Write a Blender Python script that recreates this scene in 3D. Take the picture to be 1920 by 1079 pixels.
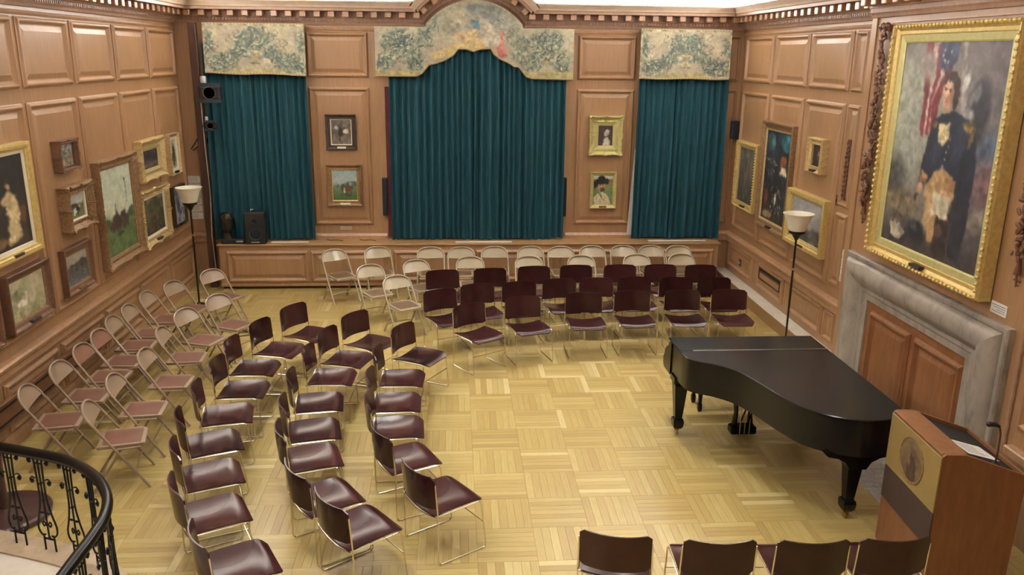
import bpy, math, random
import numpy as np
from mathutils import Matrix, Vector

for o in list(bpy.data.objects): bpy.data.objects.remove(o, do_unlink=True)
SC = bpy.context.scene
COL = SC.collection
PI = math.pi
random.seed(7)

# ------------------------------------------------------------------ camera
CAM_H = 3.8268
def _cam():
    yaw, pit, rol = math.radians(4.0403), math.radians(15.7525), math.radians(0.6673)
    fw = Vector((math.sin(yaw)*math.cos(pit), math.cos(yaw)*math.cos(pit), -math.sin(pit)))
    rt = Vector((math.cos(yaw), -math.sin(yaw), 0)); up = rt.cross(fw)
    r2 = rt*math.cos(rol)+up*math.sin(rol); u2 = -rt*math.sin(rol)+up*math.cos(rol)
    m = Matrix(((r2.x, u2.x, -fw.x, 0), (r2.y, u2.y, -fw.y, 0), (r2.z, u2.z, -fw.z, CAM_H), (0, 0, 0, 1)))
    c = bpy.data.cameras.new('camera'); c.sensor_width = 36; c.sensor_fit = 'HORIZONTAL'
    c.lens = 1549.641/1920*36; c.clip_start = .05; c.clip_end = 100
    o = bpy.data.objects.new('camera', c); COL.objects.link(o); o.matrix_world = m
    SC.camera = o
    return r2, u2, fw
R2, U2, FW = _cam()
def proj(P):
    d = Vector(P)-Vector((0, 0, CAM_H)); z = d.dot(FW)
    if z < .1: return None
    return 960+1549.641*d.dot(R2)/z, 539.5-1549.641*d.dot(U2)/z, z

# ------------------------------------------------------------------ world, exposure, lamps' strength
W = bpy.data.worlds.new('world'); SC.world = W; W.use_nodes = True
W.node_tree.nodes['Background'].inputs[0].default_value = (.9, .95, 1, 1)
W.node_tree.nodes['Background'].inputs[1].default_value = .05
SC.view_settings.view_transform = 'Standard'; SC.view_settings.look = 'None'
SC.view_settings.gamma = 1; SC.view_settings.use_curve_mapping = False
SC.view_settings.exposure = 0.45
LAMP_E = 16.0       # ceiling lamp diffusers
LAMP_W = 14.5      # downlight in each ceiling lamp
COVE_E = 83.0       # strips behind the cornice

# room numbers (metres)
XL, XR, YB, YF, ZC = -4.415, 4.805, 13.994, -1.2, 5.12
XBR = 4.55                     # chimney breast face
TILE = .475; OX, OY = .1547, 8.4817

# ------------------------------------------------------------------ materials
def lin(c): c = c/255; return c/12.92 if c <= .04045 else ((c+.055)/1.055)**2.4
def C(r, g, b): return (lin(r), lin(g), lin(b), 1)
class NT:
    def __init__(s, name):
        s.m = bpy.data.materials.new(name); s.m.use_nodes = True; s.t = s.m.node_tree
        s.b = s.t.nodes['Principled BSDF']
    def n(s, t, **k):
        x = s.t.nodes.new(t)
        for a, v in k.items():
            if a in x.inputs: x.inputs[a].default_value = v
            else: setattr(x, a, v)
        return x
    def l(s, a, b): s.t.links.new(a, b)
    def noise(s, vec, scale, detail=3, rough=.5):
        x = s.n('ShaderNodeTexNoise'); x.inputs['Scale'].default_value = scale
        x.inputs['Detail'].default_value = detail; x.inputs['Roughness'].default_value = rough
        if vec: s.l(vec, x.inputs['Vector'])
        return x.outputs['Fac']
    def ramp(s, fac, stops):
        x = s.n('ShaderNodeValToRGB'); e = x.color_ramp.elements
        while len(e) < len(stops): e.new(.5)
        for i, (p, c) in enumerate(stops): e[i].position = p; e[i].color = c
        s.l(fac, x.inputs[0]); return x.outputs[0]
    def mapping(s, out, scale, loc=(0, 0, 0)):
        x = s.n('ShaderNodeMapping'); x.inputs['Scale'].default_value = scale; x.inputs['Location'].default_value = loc
        s.l(out, x.inputs[0]); return x.outputs[0]
    def bump(s, h, strength, dist=.01):
        x = s.n('ShaderNodeBump'); x.inputs['Strength'].default_value = strength; x.inputs['Distance'].default_value = dist
        s.l(h, x.inputs['Height']); s.l(x.outputs[0], s.b.inputs['Normal'])
    def mix(s, f, a, b, mode='MIX'):
        x = s.n('ShaderNodeMix', data_type='RGBA', blend_type=mode)
        for sock, v in ((x.inputs[0], f), (x.inputs[6], a), (x.inputs[7], b)):
            if hasattr(v, 'links') or hasattr(v, 'is_linked'): s.l(v, sock)
            else: sock.default_value = v
        return x.outputs[2]
def sc4(c, f): return (c[0]*f, c[1]*f, c[2]*f, 1)
def plain(name, col, rough=.5, metal=0, var=.12, scale=9, bump=0, coat=0, obj=0, spec=.5):
    t = NT(name); tc = t.n('ShaderNodeTexCoord').outputs['Object']
    f = t.noise(tc, scale, 4)
    c = t.ramp(f, [(.3, sc4(col, 1-var)), (.7, sc4(col, 1+var))])
    if obj:
        oi = t.n('ShaderNodeObjectInfo').outputs['Random']
        c = t.mix(1.0, c, t.ramp(oi, [(0, (1-obj, 1-obj, 1-obj, 1)), (1, (1+obj, 1+obj*.8, 1+obj*.8, 1))]), 'MULTIPLY')
    t.l(c, t.b.inputs['Base Color']); t.b.inputs['Roughness'].default_value = rough; t.b.inputs['Metallic'].default_value = metal
    t.b.inputs['Specular IOR Level'].default_value = spec
    if coat: t.b.inputs['Coat Weight'].default_value = coat; t.b.inputs['Coat Roughness'].default_value = .12
    if bump: t.bump(t.noise(tc, scale*4, 3), bump)
    return t.m
def wood(name, a, b, grain=(9, 9, .7), rough=.42, big=.5, spec=.5):
    t = NT(name); tc = t.n('ShaderNodeTexCoord').outputs['Object']
    g = t.noise(t.mapping(tc, grain), 4, 6, .62)
    c = t.ramp(g, [(.28, a), (.72, b)])
    v = t.noise(t.mapping(tc, (big, big, big*.6)), 1.6, 3)
    c = t.mix(1.0, c, t.ramp(v, [(.3, (.86, .84, .82, 1)), (.7, (1.12, 1.1, 1.08, 1))]), 'MULTIPLY')
    t.l(c, t.b.inputs['Base Color']); t.b.inputs['Roughness'].default_value = rough
    t.bump(g, .12, .004); t.b.inputs['Specular IOR Level'].default_value = spec
    return t.m
def emit(name, col, s):
    t = NT(name); t.b.inputs['Base Color'].default_value = col
    t.b.inputs['Emission Color'].default_value = col; t.b.inputs['Emission Strength'].default_value = s
    return t.m
def floorwood(name, mode):
    t = NT(name); uv = t.n('ShaderNodeUVMap').outputs[0]
    if mode == 'obj': r = t.n('ShaderNodeObjectInfo').outputs['Random']
    else: r = t.n('ShaderNodeNewGeometry').outputs['Random Per Island']
    comb = t.n('ShaderNodeCombineXYZ'); mul = t.n('ShaderNodeMath', operation='MULTIPLY'); mul.inputs[1].default_value = 57
    t.l(r, mul.inputs[0]); t.l(mul.outputs[0], comb.inputs[0]); t.l(mul.outputs[0], comb.inputs[1])
    add = t.n('ShaderNodeVectorMath', operation='ADD'); t.l(uv, add.inputs[0]); t.l(comb.outputs[0], add.inputs[1])
    g = t.noise(t.mapping(add.outputs[0], (5, 70, 1)), 1, 4, .6)
    base = t.ramp(r, [(0, C(158, 134, 80)), (.25, C(168, 146, 88)), (.75, C(173, 153, 95)), (.93, C(180, 161, 104)), (1, C(200, 184, 134))])
    c = t.mix(1.0, base, t.ramp(g, [(.3, (.88, .86, .83, 1)), (.7, (1.07, 1.07, 1.08, 1))]), 'MULTIPLY')
    t.l(c, t.b.inputs['Base Color']); t.b.inputs['Roughness'].default_value = .34
    t.b.inputs['Coat Weight'].default_value = .25; t.b.inputs['Coat Roughness'].default_value = .22
    return t.m
def paintmat(name, rough=.55, bump=0):
    t = NT(name); a = t.n('ShaderNodeAttribute', attribute_name='Col')
    t.l(a.outputs['Color'], t.b.inputs['Base Color']); t.b.inputs['Roughness'].default_value = rough
    if bump:
        tc = t.n('ShaderNodeTexCoord').outputs['Object']; t.bump(t.noise(tc, 120, 3), bump, .004)
    return t.m
def stone(name, a, b, scale=3, rough=.45, vein=.4):
    t = NT(name); tc = t.n('ShaderNodeTexCoord').outputs['Object']
    f = t.noise(tc, scale, 8, .65); g = t.noise(t.mapping(tc, (1, 1, .35)), scale*2.6, 6, .7)
    c = t.ramp(f, [(.32, a), (.68, b)])
    c = t.mix(vein, c, t.ramp(g, [(.36, sc4(a, .55)), (.5, sc4(b, 1.0)), (.66, sc4(b, 1.22))]))
    t.l(c, t.b.inputs['Base Color']); t.b.inputs['Roughness'].default_value = rough; t.bump(g, .25, .006)
    return t.m

M = dict(
 oak=wood('oak', C(154, 117, 82), C(172, 135, 98), spec=1.0),
 oak_h=wood('oak_horizontal', C(148, 114, 76), C(166, 131, 92), (.7, .7, 12)),
 oak_mould=wood('oak_moulding', C(158, 121, 88), C(184, 146, 112), (4, 4, 4), .3, spec=.9),
 oak_dark=wood('oak_dark', C(146, 114, 94), C(170, 138, 116), (6, 6, 3), .5),
 post=wood('dark_post', C(50, 32, 28), C(76, 48, 38)),
 carved=wood('carved_limewood', C(84, 54, 40), C(126, 86, 62), (14, 14, 14), .5),
 plaster=plain('plaster', C(236, 232, 224), .8, var=.03),
 crown=plain('crown_plaster', C(196, 174, 152), .6, var=.08),
 floor_o=floorwood('parquet', 'obj'), floor_i=floorwood('parquet_far', 'isl'),
 under=plain('underlay', C(84, 60, 30), .8),
 maroon=plain('maroon_plywood', C(54, 26, 27), .2, var=.16, scale=5, obj=.3, spec=.4),
 chrome=plain('chrome', C(224, 219, 206), .2, 1, var=.05),
 fold=plain('beige_enamel', C(164, 149, 122), .24, var=.05, coat=.3),
 fold_dim=plain('beige_enamel_dimmed', C(144, 123, 101), .34, var=.06, coat=.2),  # same beige enamel, darkened for the dimmer light on the left
 pad=plain('brown_vinyl', C(100, 78, 57), .5, var=.1), pad_r=plain('red_brown_vinyl', C(108, 72, 58), .4, var=.1),
 pad_b=plain('padded_brown_back', C(124, 86, 66), .55, var=.1),
 black=plain('piano_black', C(17, 17, 20), .24, var=.15, scale=3, spec=.32),
 blackm=plain('black_matt', C(22, 22, 24), .6, var=.2), iron=plain('wrought_iron', C(13, 13, 14), .26, var=.2, spec=.35),
 brass=plain('brass', C(190, 160, 96), .3, 1), hinge=plain('hinge_metal', C(150, 146, 138), .35, 1),
 gilt=plain('gilt', C(216, 192, 126), .42, .4, var=.14, scale=30, bump=.15),
 gilt_g=plain('gilt_greenish', C(204, 196, 136), .45, .35, var=.08, scale=20, bump=.1),
 gilt_p=plain('pale_gilt', C(202, 178, 130), .45, .35, var=.22, scale=40, bump=.35),
 gilt_d=plain('dull_gilt', C(140, 110, 78), .5, .3, var=.3, scale=40, bump=.35),
 frame_d=plain('dark_frame', C(70, 56, 48), .5, .1, var=.3, scale=40, bump=.4),
 frame_b=plain('brown_frame', C(112, 80, 62), .5, .1, var=.2, scale=30, bump=.2),
 liner=plain('white_liner', C(226, 218, 196), .6, var=.04),
 velvet=None, paint=paintmat('oil_paint'), tapestry=paintmat('tapestry', .95, .5),
 marble=stone('grey_marble', C(122, 113, 103), C(168, 158, 146), 2.2, .34, .45),
 slab=stone('hearth_stone', C(120, 116, 112), C(156, 152, 146), 6, .5, .35),
 ledge=stone('white_ledge', C(206, 198, 182), C(222, 214, 200), 4, .4, .15),
 curb=stone('pink_curb', C(166, 146, 120), C(186, 166, 140), 5, .5, .2),
 tread=stone('pale_tread', C(210, 202, 186), C(226, 218, 204), 3, .5, .12),
 lect=wood('lectern_wood', C(116, 76, 46), C(136, 92, 58), (5, 5, 1), .45), closing=wood('closing_panel_wood', C(122, 78, 46), C(146, 98, 62), (5, 5, 1), .42),
 gold=plain('gold_panel', C(152, 130, 80), .42, .2, var=.06), band=plain('dark_brown_band', C(62, 44, 40), .6, var=.08),
 paper=plain('paper', C(236, 234, 226), .8, var=.02), ink=plain('ink', C(120, 120, 126), .8),
 glass=plain('alabaster_glass', C(242, 238, 222), .35, var=.04, scale=6), bronze=plain('bronze', C(52, 44, 36), .36, .5, var=.25),
 lampm=plain('dark_lamp_metal', C(52, 40, 32), .36, .5), silver=plain('silver', C(196, 196, 196), .4, .6),
 navy=plain('navy_grille', C(36, 46, 58), .6), red=plain('dark_red_cloth', C(92, 40, 46), .9),
 white=plain('white_cloth', C(214, 212, 204), .8), rubber=plain('rubber', C(30, 28, 27), .8),
 base_b=plain('mahogany_base', C(64, 40, 38), .34, var=.15, coat=.3), vent=plain('vent_metal', C(78, 66, 52), .45, .4),
 heat=plain('heater_metal', C(120, 84, 56), .45, .2), switch=plain('switch_metal', C(96, 70, 50), .4, .4),
 emit=emit('lamp_diffuser', (1, .98, .95, 1), LAMP_E), cove=emit('cove_strip', (.955, .975, 1, 1), COVE_E))
def velvet():
    t = NT('teal_velvet'); tc = t.n('ShaderNodeTexCoord').outputs['Object']
    g = t.noise(t.mapping(tc, (30, 30, 1.2)), 2, 4); 
    t.l(t.ramp(g, [(.3, C(10, 56, 68)), (.7, C(24, 82, 96))]), t.b.inputs['Base Color'])
    t.b.inputs['Roughness'].default_value = .85
    t.b.inputs['Sheen Weight'].default_value = .5; t.b.inputs['Sheen Tint'].default_value = C(60, 130, 150); t.b.inputs['Sheen Roughness'].default_value = .4
    return t.m
M['velvet'] = velvet()

# ------------------------------------------------------------------ mesh builder
class MB:
    def __init__(s): s.v = []; s.f = []; s.uv = None
    def quadgrid(s, rows, closed_u=False, closed_v=False):
        b = len(s.v); nr, nc = len(rows), len(rows[0])
        for r in rows: s.v += [tuple(p) for p in r]
        for i in range(nr if closed_v else nr-1):
            for j in range(nc if closed_u else nc-1):
                i2, j2 = (i+1) % nr, (j+1) % nc
                s.f.append((b+i*nc+j, b+i*nc+j2, b+i2*nc+j2, b+i2*nc+j))
        return b
    def poly(s, pts):
        b = len(s.v); s.v += [tuple(p) for p in pts]; s.f.append(tuple(range(b, b+len(pts))))
    def box(s, x0, x1, y0, y1, z0, z1, fr=None, bev=0):
        if bev:
            return s.bevbox(x0, x1, y0, y1, z0, z1, fr, bev)
        P = [(x0,y0,z0),(x1,y0,z0),(x1,y1,z0),(x0,y1,z0),(x0,y0,z1),(x1,y0,z1),(x1,y1,z1),(x0,y1,z1)]
        if fr: P = [fr(*p) for p in P]
        b = len(s.v); s.v += P
        for f in ((0,3,2,1),(4,5,6,7),(0,1,5,4),(1,2,6,5),(2,3,7,6),(3,0,4,7)): s.f.append(tuple(b+i for i in f))
    def bevbox(s, x0, x1, y0, y1, z0, z1, fr, e):
        L = []
        for z, i in ((z0, e), (z0+e, 0), (z1-e, 0), (z1, e)):
            c = e
            pts = [(x0+c+i,y0+i,z),(x1-c-i,y0+i,z),(x1-i,y0+c+i,z),(x1-i,y1-c-i,z),(x1-c-i,y1-i,z),(x0+c+i,y1-i,z),(x0+i,y1-c-i,z),(x0+i,y0+c+i,z)]
            L.append([fr(*p) if fr else p for p in pts])
        b = s.quadgrid(L, closed_u=True)
        s.f.append(tuple(b+i for i in range(7, -1, -1))); s.f.append(tuple(b+24+i for i in range(8)))
    def tube(s, path, r, n=8, closed=False, cap=True):
        P = [Vector(p) for p in path]; N = len(P); rows = []; up = None
        rr = r if isinstance(r, (list, tuple)) else [r]*N
        for i, p in enumerate(P):
            a = P[i-1] if (i or closed) else p; c = P[(i+1) % N] if (i < N-1 or closed) else p
            t = (c-a).normalized()
            if up is None:
                up = Vector((0, 0, 1)) if abs(t.z) < .9 else Vector((1, 0, 0))
            side = t.cross(up)
            if side.length < 1e-6: side = t.orthogonal()
            side.normalize(); up = side.cross(t).normalized()
            rows.append([tuple(p+side*(rr[i]*math.cos(2*PI*k/n))+up*(rr[i]*math.sin(2*PI*k/n))) for k in range(n)])
        b = s.quadgrid(rows, closed_u=True, closed_v=closed)
        if cap and not closed:
            s.f.append(tuple(b+k for k in range(n-1, -1, -1))); s.f.append(tuple(b+(N-1)*n+k for k in range(n)))
    def lathe(s, prof, n=20, c=(0, 0, 0), axis='z', cap=True):
        rows = []
        for r, h in prof:
            row = []
            for k in range(n):
                a = 2*PI*k/n; x, y = r*math.cos(a), r*math.sin(a)
                q = (x, y, h) if axis == 'z' else ((x, -h, y) if axis == 'y' else (h, x, y))
                row.append((c[0]+q[0], c[1]+q[1], c[2]+q[2]))
            rows.append(row)
        b = s.quadgrid(rows, closed_u=True)
        if cap:
            s.f.append(tuple(b+k for k in range(n-1, -1, -1))); s.f.append(tuple(b+(len(prof)-1)*n+k for k in range(n)))
    def ball(s, c, r, n=8, m=6, sc=(1, 1, 1), mat=None):
        rows = []
        for i in range(1, m):
            a = PI*i/m; row = []
            for k in range(n):
                q = Vector((r*sc[0]*math.sin(a)*math.cos(2*PI*k/n), r*sc[1]*math.sin(a)*math.sin(2*PI*k/n), -r*sc[2]*math.cos(a)))
                if mat: q = mat @ q
                row.append((c[0]+q.x, c[1]+q.y, c[2]+q.z))
            rows.append(row)
        b = s.quadgrid(rows, closed_u=True)
        s.f.append(tuple(b+k for k in range(n-1, -1, -1))); s.f.append(tuple(b+(m-2)*n+k for k in range(n)))
    def prism(s, outline, z0, z1, fr=None):
        n = len(outline); b = len(s.v)
        g = fr or (lambda x, y, z: (x, y, z))
        s.v += [g(x, y, z0) for x, y in outline]+[g(x, y, z1) for x, y in outline]
        s.f.append(tuple(b+i for i in range(n-1, -1, -1))); s.f.append(tuple(b+n+i for i in range(n)))
        for i in range(n): s.f.append((b+i, b+(i+1) % n, b+n+(i+1) % n, b+n+i))
    def mesh(s, name, smooth=False):
        me = bpy.data.meshes.new(name); me.from_pydata(s.v, [], s.f)
        me.update()
        if smooth:
            me.polygons.foreach_set('use_smooth', [True]*len(me.polygons))
            try: me.set_sharp_from_angle(angle=math.radians(38))
            except Exception: pass
        return me
def fixn(me):
    import bmesh
    bm = bmesh.new(); bm.from_mesh(me); bmesh.ops.recalc_face_normals(bm, faces=bm.faces); bm.to_mesh(me); bm.free()
def obj(name, mb, mat, parent=None, smooth=False, kind=None, label=None, recalc=True):
    me = mb.mesh(name, smooth) if isinstance(mb, MB) else mb
    if recalc and isinstance(mb, MB): fixn(me)
    m = M[mat] if isinstance(mat, str) else mat
    if not me.materials: me.materials.append(m)
    o = bpy.data.objects.new(name, me); COL.objects.link(o)
    if parent: o.parent = parent
    if kind: o['kind'] = kind
    if label: o['label'] = label
    return o
def tag(o, label, cat, group=None):
    o['label'] = label; o['category'] = cat
    if group: o['group'] = group
    return o
def thing(name, label, cat, loc=(0, 0, 0), rz=0, group=None):
    o = bpy.data.objects.new(name, None); COL.objects.link(o); o.empty_display_size = .1
    o.location = loc; o.rotation_euler = (0, 0, rz); return tag(o, label, cat, group)
def copy_tree(o, parent=None):
    c = o.copy(); COL.objects.link(c); c.parent = parent
    for ch in o.children: copy_tree(ch, c)
    return c
# wall frames: (u along the wall, v up, n into the room) -> world
def FL(u, v, n): return (XL+n, u, v)            # left wall, u = world Y
def FB(u, v, n): return (u, YB-n, v)            # back wall, u = world X
def FR(u, v, n): return (XR-n, u, v)            # right wall, u = world Y
def FC(u, v, n): return (XBR-n, u, v)           # chimney breast
def rect_profile(mb, F, u0, u1, v0, v1, prof, sub=1, disp=None):
    """nested rectangular loops: prof = [(inset, height)]"""
    rows = []
    for k, (i, h) in enumerate(prof):
        cs = [(u0+i, v0+i), (u1-i, v0+i), (u1-i, v1-i), (u0+i, v1-i)]; row = []
        for a in range(4):
            A, B = cs[a], cs[(a+1) % 4]
            for t in range(sub):
                f = t/sub; u, v, hh = A[0]+(B[0]-A[0])*f, A[1]+(B[1]-A[1])*f, h
                if disp: u, v, hh = disp(k, a, f, u, v, hh)
                row.append(F(u, v, hh))
        rows.append(row)
    return mb.quadgrid(rows, closed_u=True), len(rows[0])
PANEL = [(0, -.01), (0, .010), (.010, .018), (.022, .036), (.032, .040), (.044, .038), (.062, .012), (.070, .003), (.082, .002), (.090, .004), (.135, .020), (.139, .021)]
def panel(F, u0, u1, v0, v1, parent, name='panel', mat='oak', prof=PANEL, k=1.0):
    mb = MB(); w = min(abs(u1-u0), abs(v1-v0)); s = k*min(1, w/.36)
    b, n = rect_profile(mb, F, u0, u1, v0, v1, [(i*s, h) for i, h in prof])
    L = len(prof)-1; mb.f.append(tuple(b+L*n+i for i in range(n)))
    return obj(name, mb, mat, parent)
def bar(F, u0, u1, v0, v1, n0, n1, name, mat, parent=None, bev=0):
    mb = MB(); mb.box(u0, u1, v0, v1, n0, n1, F, bev); return obj(name, mb, mat, parent)
def mould(F, u0, u1, prof, name, mat, parent=None):
    mb = MB(); rows = [[F(u, z, d) for d, z in prof] for u in (u0, u1)]
    mb.quadgrid(rows); return obj(name, mb, mat, parent)
def struct(o): o['kind'] = 'structure'; return o

# ================================================================== SETTING
# floor underlay + parquet planks
mb = MB(); mb.box(XL-.1, XR+.1, YF-.1, YB+.1, -.12, -.009)
floor = struct(obj('floor', mb, 'under'))
NP = 7; PW = TILE/NP
def plank_shape(mb, cx, cy, horiz, dx0=-9, uvl=None):
    l, w, e = TILE/2-.0004, PW/2-.0004, .0010
    def T(a, b, z): return (cx+a, cy+b, z) if horiz else (cx+b, cy+a, z)
    top = [(-l+e, -w+e), (l-e, -w+e), (l-e, w-e), (-l+e, w-e)]; out = [(-l, -w), (l, -w), (l, w), (-l, w)]
    b = len(mb.v)
    mb.v += [T(x, y, 0) for x, y in top]+[T(x, y, -.0016) for x, y in out]+[T(x, y, -.009) for x, y in out]
    fs = [(0, 1, 2, 3)]+[(4+i, 4+(i+1) % 4, (i+1) % 4, i) for i in range(4)]+[(8+i, 8+(i+1) % 4, 4+(i+1) % 4, 4+i) for i in range(4)]
    if not horiz: fs = [tuple(reversed(f)) for f in fs]
    mb.f += [tuple(b+i for i in f) for f in fs]
    if uvl is not None: uvl += [(x, y) for x, y in top]+[(x, y) for x, y in out]*2
def set_uv(me, uvs):
    lay = me.uv_layers.new(name='UVMap'); idx = np.empty(len(me.loops), dtype=np.int32); me.loops.foreach_get('vertex_index', idx)
    lay.data.foreach_set('uv', np.array(uvs, dtype=np.float32)[idx].ravel())
planks = []
i0, i1 = int((XL-OX)/TILE)-1, int((XR-OX)/TILE)+1
j0, j1 = int((OY-YB)/TILE)-1, int((OY-YF)/TILE)+1
for i in range(i0, i1+1):
    for j in range(j0, j1+1):
        tx, ty = OX+(i+.5)*TILE, OY-(j+.5)*TILE
        if tx+TILE/2 < XL-.02 or tx-TILE/2 > XR-.0 or ty-TILE/2 > YB or ty+TILE/2 < YF: continue
        hz = (i+j) % 2 == 1
        for k in range(NP):
            o = (k-(NP-1)/2)*PW
            cx, cy = (tx, ty+o) if hz else (tx+o, ty)
            ex, ey = (TILE/2, PW/2) if hz else (PW/2, TILE/2)
            if cx-ex < XL-.25 or cx+ex > XR+.25 or cy+ey > YB+.25: continue
            q = proj((cx, cy, 0)); d = 99
            if q and 0 < q[0] < 1920 and 0 < q[1] < 1079 and not (cx < -2.2 and cy < 5.9) and not (cx > 3.3 and cy < 6): d = q[2]+(3 if cx < -.6 else 0)
            planks.append((d, cx, cy, hz))
planks.sort(key=lambda t: t[0])
pm = {}
for hz in (True, False):
    mb = MB(); uv = []; plank_shape(mb, 0, 0, hz, uvl=uv); me = mb.mesh('plank'); set_uv(me, uv); me.materials.append(M['floor_o']); pm[hz] = me
for d, cx, cy, hz in planks[:300]:
    o = bpy.data.objects.new('plank', pm[hz]); COL.objects.link(o); o.location = (cx, cy, 0); o.parent = floor
mb = MB(); uv = []
for d, cx, cy, hz in planks[300:]: plank_shape(mb, cx, cy, hz, uvl=uv)
me = mb.mesh('parquet_planks'); set_uv(me, uv); me.materials.append(M['floor_i'])
o = bpy.data.objects.new('parquet_planks', me); COL.objects.link(o); o.parent = floor; o['kind'] = 'stuff'
# hearth slabs, flush with the parquet
hs = 0
for a in range(2):
    for b in range(5):
        x0 = 3.755+a*.40; y0 = 6.0+b*.62; mb = MB()
        mb.bevbox(x0+.003, x0+.397, y0+.003, y0+.617, -.009, .003, None, .004); obj('hearth_slab', mb, 'slab', floor)

# ceiling and lamps
mb = MB(); mb.box(XL-.1, XR+.1, YF-.1, YB+.1, ZC, ZC+.1); struct(obj('ceiling', mb, 'plaster'))
ln = 0
for x in (-1.3, 1.8):
    for y in (1.6, 4.7, 7.8, 10.9):
        side = 'left' if x < 0 else 'right'; which = {1.6: 'nearest the gallery', 4.7: 'second from the gallery', 7.8: 'third from the gallery', 10.9: 'nearest the curtains'}[y]
        t = thing('ceiling_lamp', f'round white ceiling lamp on the {side} side, {which}', 'lamp', (x, y, ZC), 0, 'ceiling lamps')
        mb = MB(); mb.lathe([(.0001, -.045), (.30, -.045), (.34, -.03), (.35, -.012)], 28); obj('diffuser', mb, 'emit', t, True)
        mb = MB(); mb.lathe([(.35, -.05), (.40, -.05), (.41, -.02), (.41, 0), (.35, 0)], 28, cap=False); obj('rim', mb, 'silver', t, True)
        ld = bpy.data.lights.new('downlight', 'AREA'); ld.shape = 'DISK'; ld.size = .62; ld.energy = LAMP_W; ld.spread = math.radians(80); ld.color = (1, .985, .955)
        lo = bpy.data.objects.new('downlight', ld); COL.objects.link(lo); lo.parent = t; lo.location = (0, 0, -.06)
# walls
mb = MB(); mb.box(XL-.12, XL, YF, YB+.12, 0, ZC); wl = struct(obj('wall_left', mb, 'oak'))
mb = MB(); mb.box(XR, XR+.12, YF, YB+.12, 0, ZC); wr = struct(obj('wall_right', mb, 'oak'))
mb = MB(); mb.box(XL, XR, YB, YB+.12, 0, ZC); wb = struct(obj('wall_back', mb, 'oak'))
mb = MB(); mb.box(XL-.12, XR+.12, YF-.12, YF, 0, ZC); wf = struct(obj('wall_front', mb, 'oak'))
# white plaster cove above the cornice (thin lining on each wall)
for F, u0, u1, par in ((FL, YF, YB, wl), (FR, YF, YB, wr), (FB, XL, XR, wb)):
    bar(F, u0, u1, 4.60, ZC, -.01, .012, 'cove_plaster', 'plaster', par)
# chimney breast
BY0, BY1 = 5.2, 9.13
mb = MB(); mb.box(XBR, XR+.02, BY0, BY1, 0, ZC-.001); br = struct(obj('wall_chimney', mb, 'oak'))
# --- panels, left wall
ups = [(7.80+1.2275*k-1.2275*3, 7.80+1.2275*k-1.2275*3+1.13) for k in range(8)]
for a, b in ups:
    panel(FL, a, b, 3.436, 4.146, wl); panel(FL, a, b, 1.005, 3.29, wl); panel(FL, a, b, .16, .66, wl)
RAIL = [(0, .70), (.03, .71), (.05, .73), (.05, .80), (.075, .82), (.08, .85), (.06, .87), (.02, .89), (0, .89)]
BASE = [(0, 0), (.03, 0), (.03, .10), (.018, .125), (.012, .14), (0, .14)]
PIC = [(0, 4.16), (.012, 4.165), (.022, 4.185), (.012, 4.205), (.0, 4.21)]
n_t = 1
def trim(F, u0, u1, prof, mat='oak_mould'):
    global n_t
    o = struct(mould(F, u0, u1, prof, f'trim_{n_t}', mat)); n_t += 1; return o
trim(FL, YF, YB, RAIL); trim(FL, YF, YB, PIC)
b_ = struct(mould(FL, YF, YB, BASE, 'baseboard_left', 'oak_mould'))
# --- right wall (between back wall and chimney breast, and beyond it)
for a, b in ((12.62, 13.80), (11.32, 12.50), (10.06, 11.22)):
    panel(FR, a, b, 3.436, 4.146, wr); panel(FR, a, b, 1.005, 3.29, wr)
panel(FR, 9.66, 9.97, 3.436, 4.146, wr); panel(FR, 9.66, 9.97, 1.05, 1.97, wr); panel(FR, 9.66, 9.97, 2.05, 3.29, wr)
for a, b in ((12.68, 13.88), (11.38, 12.46), (10.06, 11.14)): panel(FR, a, b, .30, .70, wr)
panel(FR, 9.66, 9.97, .30, .70, wr)
for k in range(4):
    a = 5.1-1.25*(k+1); panel(FR, a, a+1.12, 3.436, 4.146, wr); panel(FR, a, a+1.12, 1.005, 3.29, wr)
trim(FR, BY1, YB, RAIL); trim(FR, YF, BY0, RAIL); trim(FR, BY1, YB, PIC)
# --- back wall
for a, b in ((-2.369, -1.383), (2.031, 2.997)):
    panel(FB, a, b, 3.436, 4.146, wb); panel(FB, a, b, 1.005, 3.29, wb)
for a, b in ((-4.20, -4.05), (4.54, 4.735)):
    panel(FB, a, b, 3.436, 4.146, wb, k=.6); panel(FB, a, b, 1.005, 3.29, wb, k=.6)
SK = [(0, .765), (.05, .765), (.05, .82), (.035, .845), (.02, .86), (0, .86)]
for a, b in ((-2.50, -1.16), (1.90, 3.06)): trim(FB, a, b, SK)
trim(FB, XL, -3.9, RAIL); trim(FB, 4.5, XR, RAIL)
for a, b in ((-2.40, -1.28), (1.96, 3.05)): trim(FB, a, b, PIC)
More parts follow.
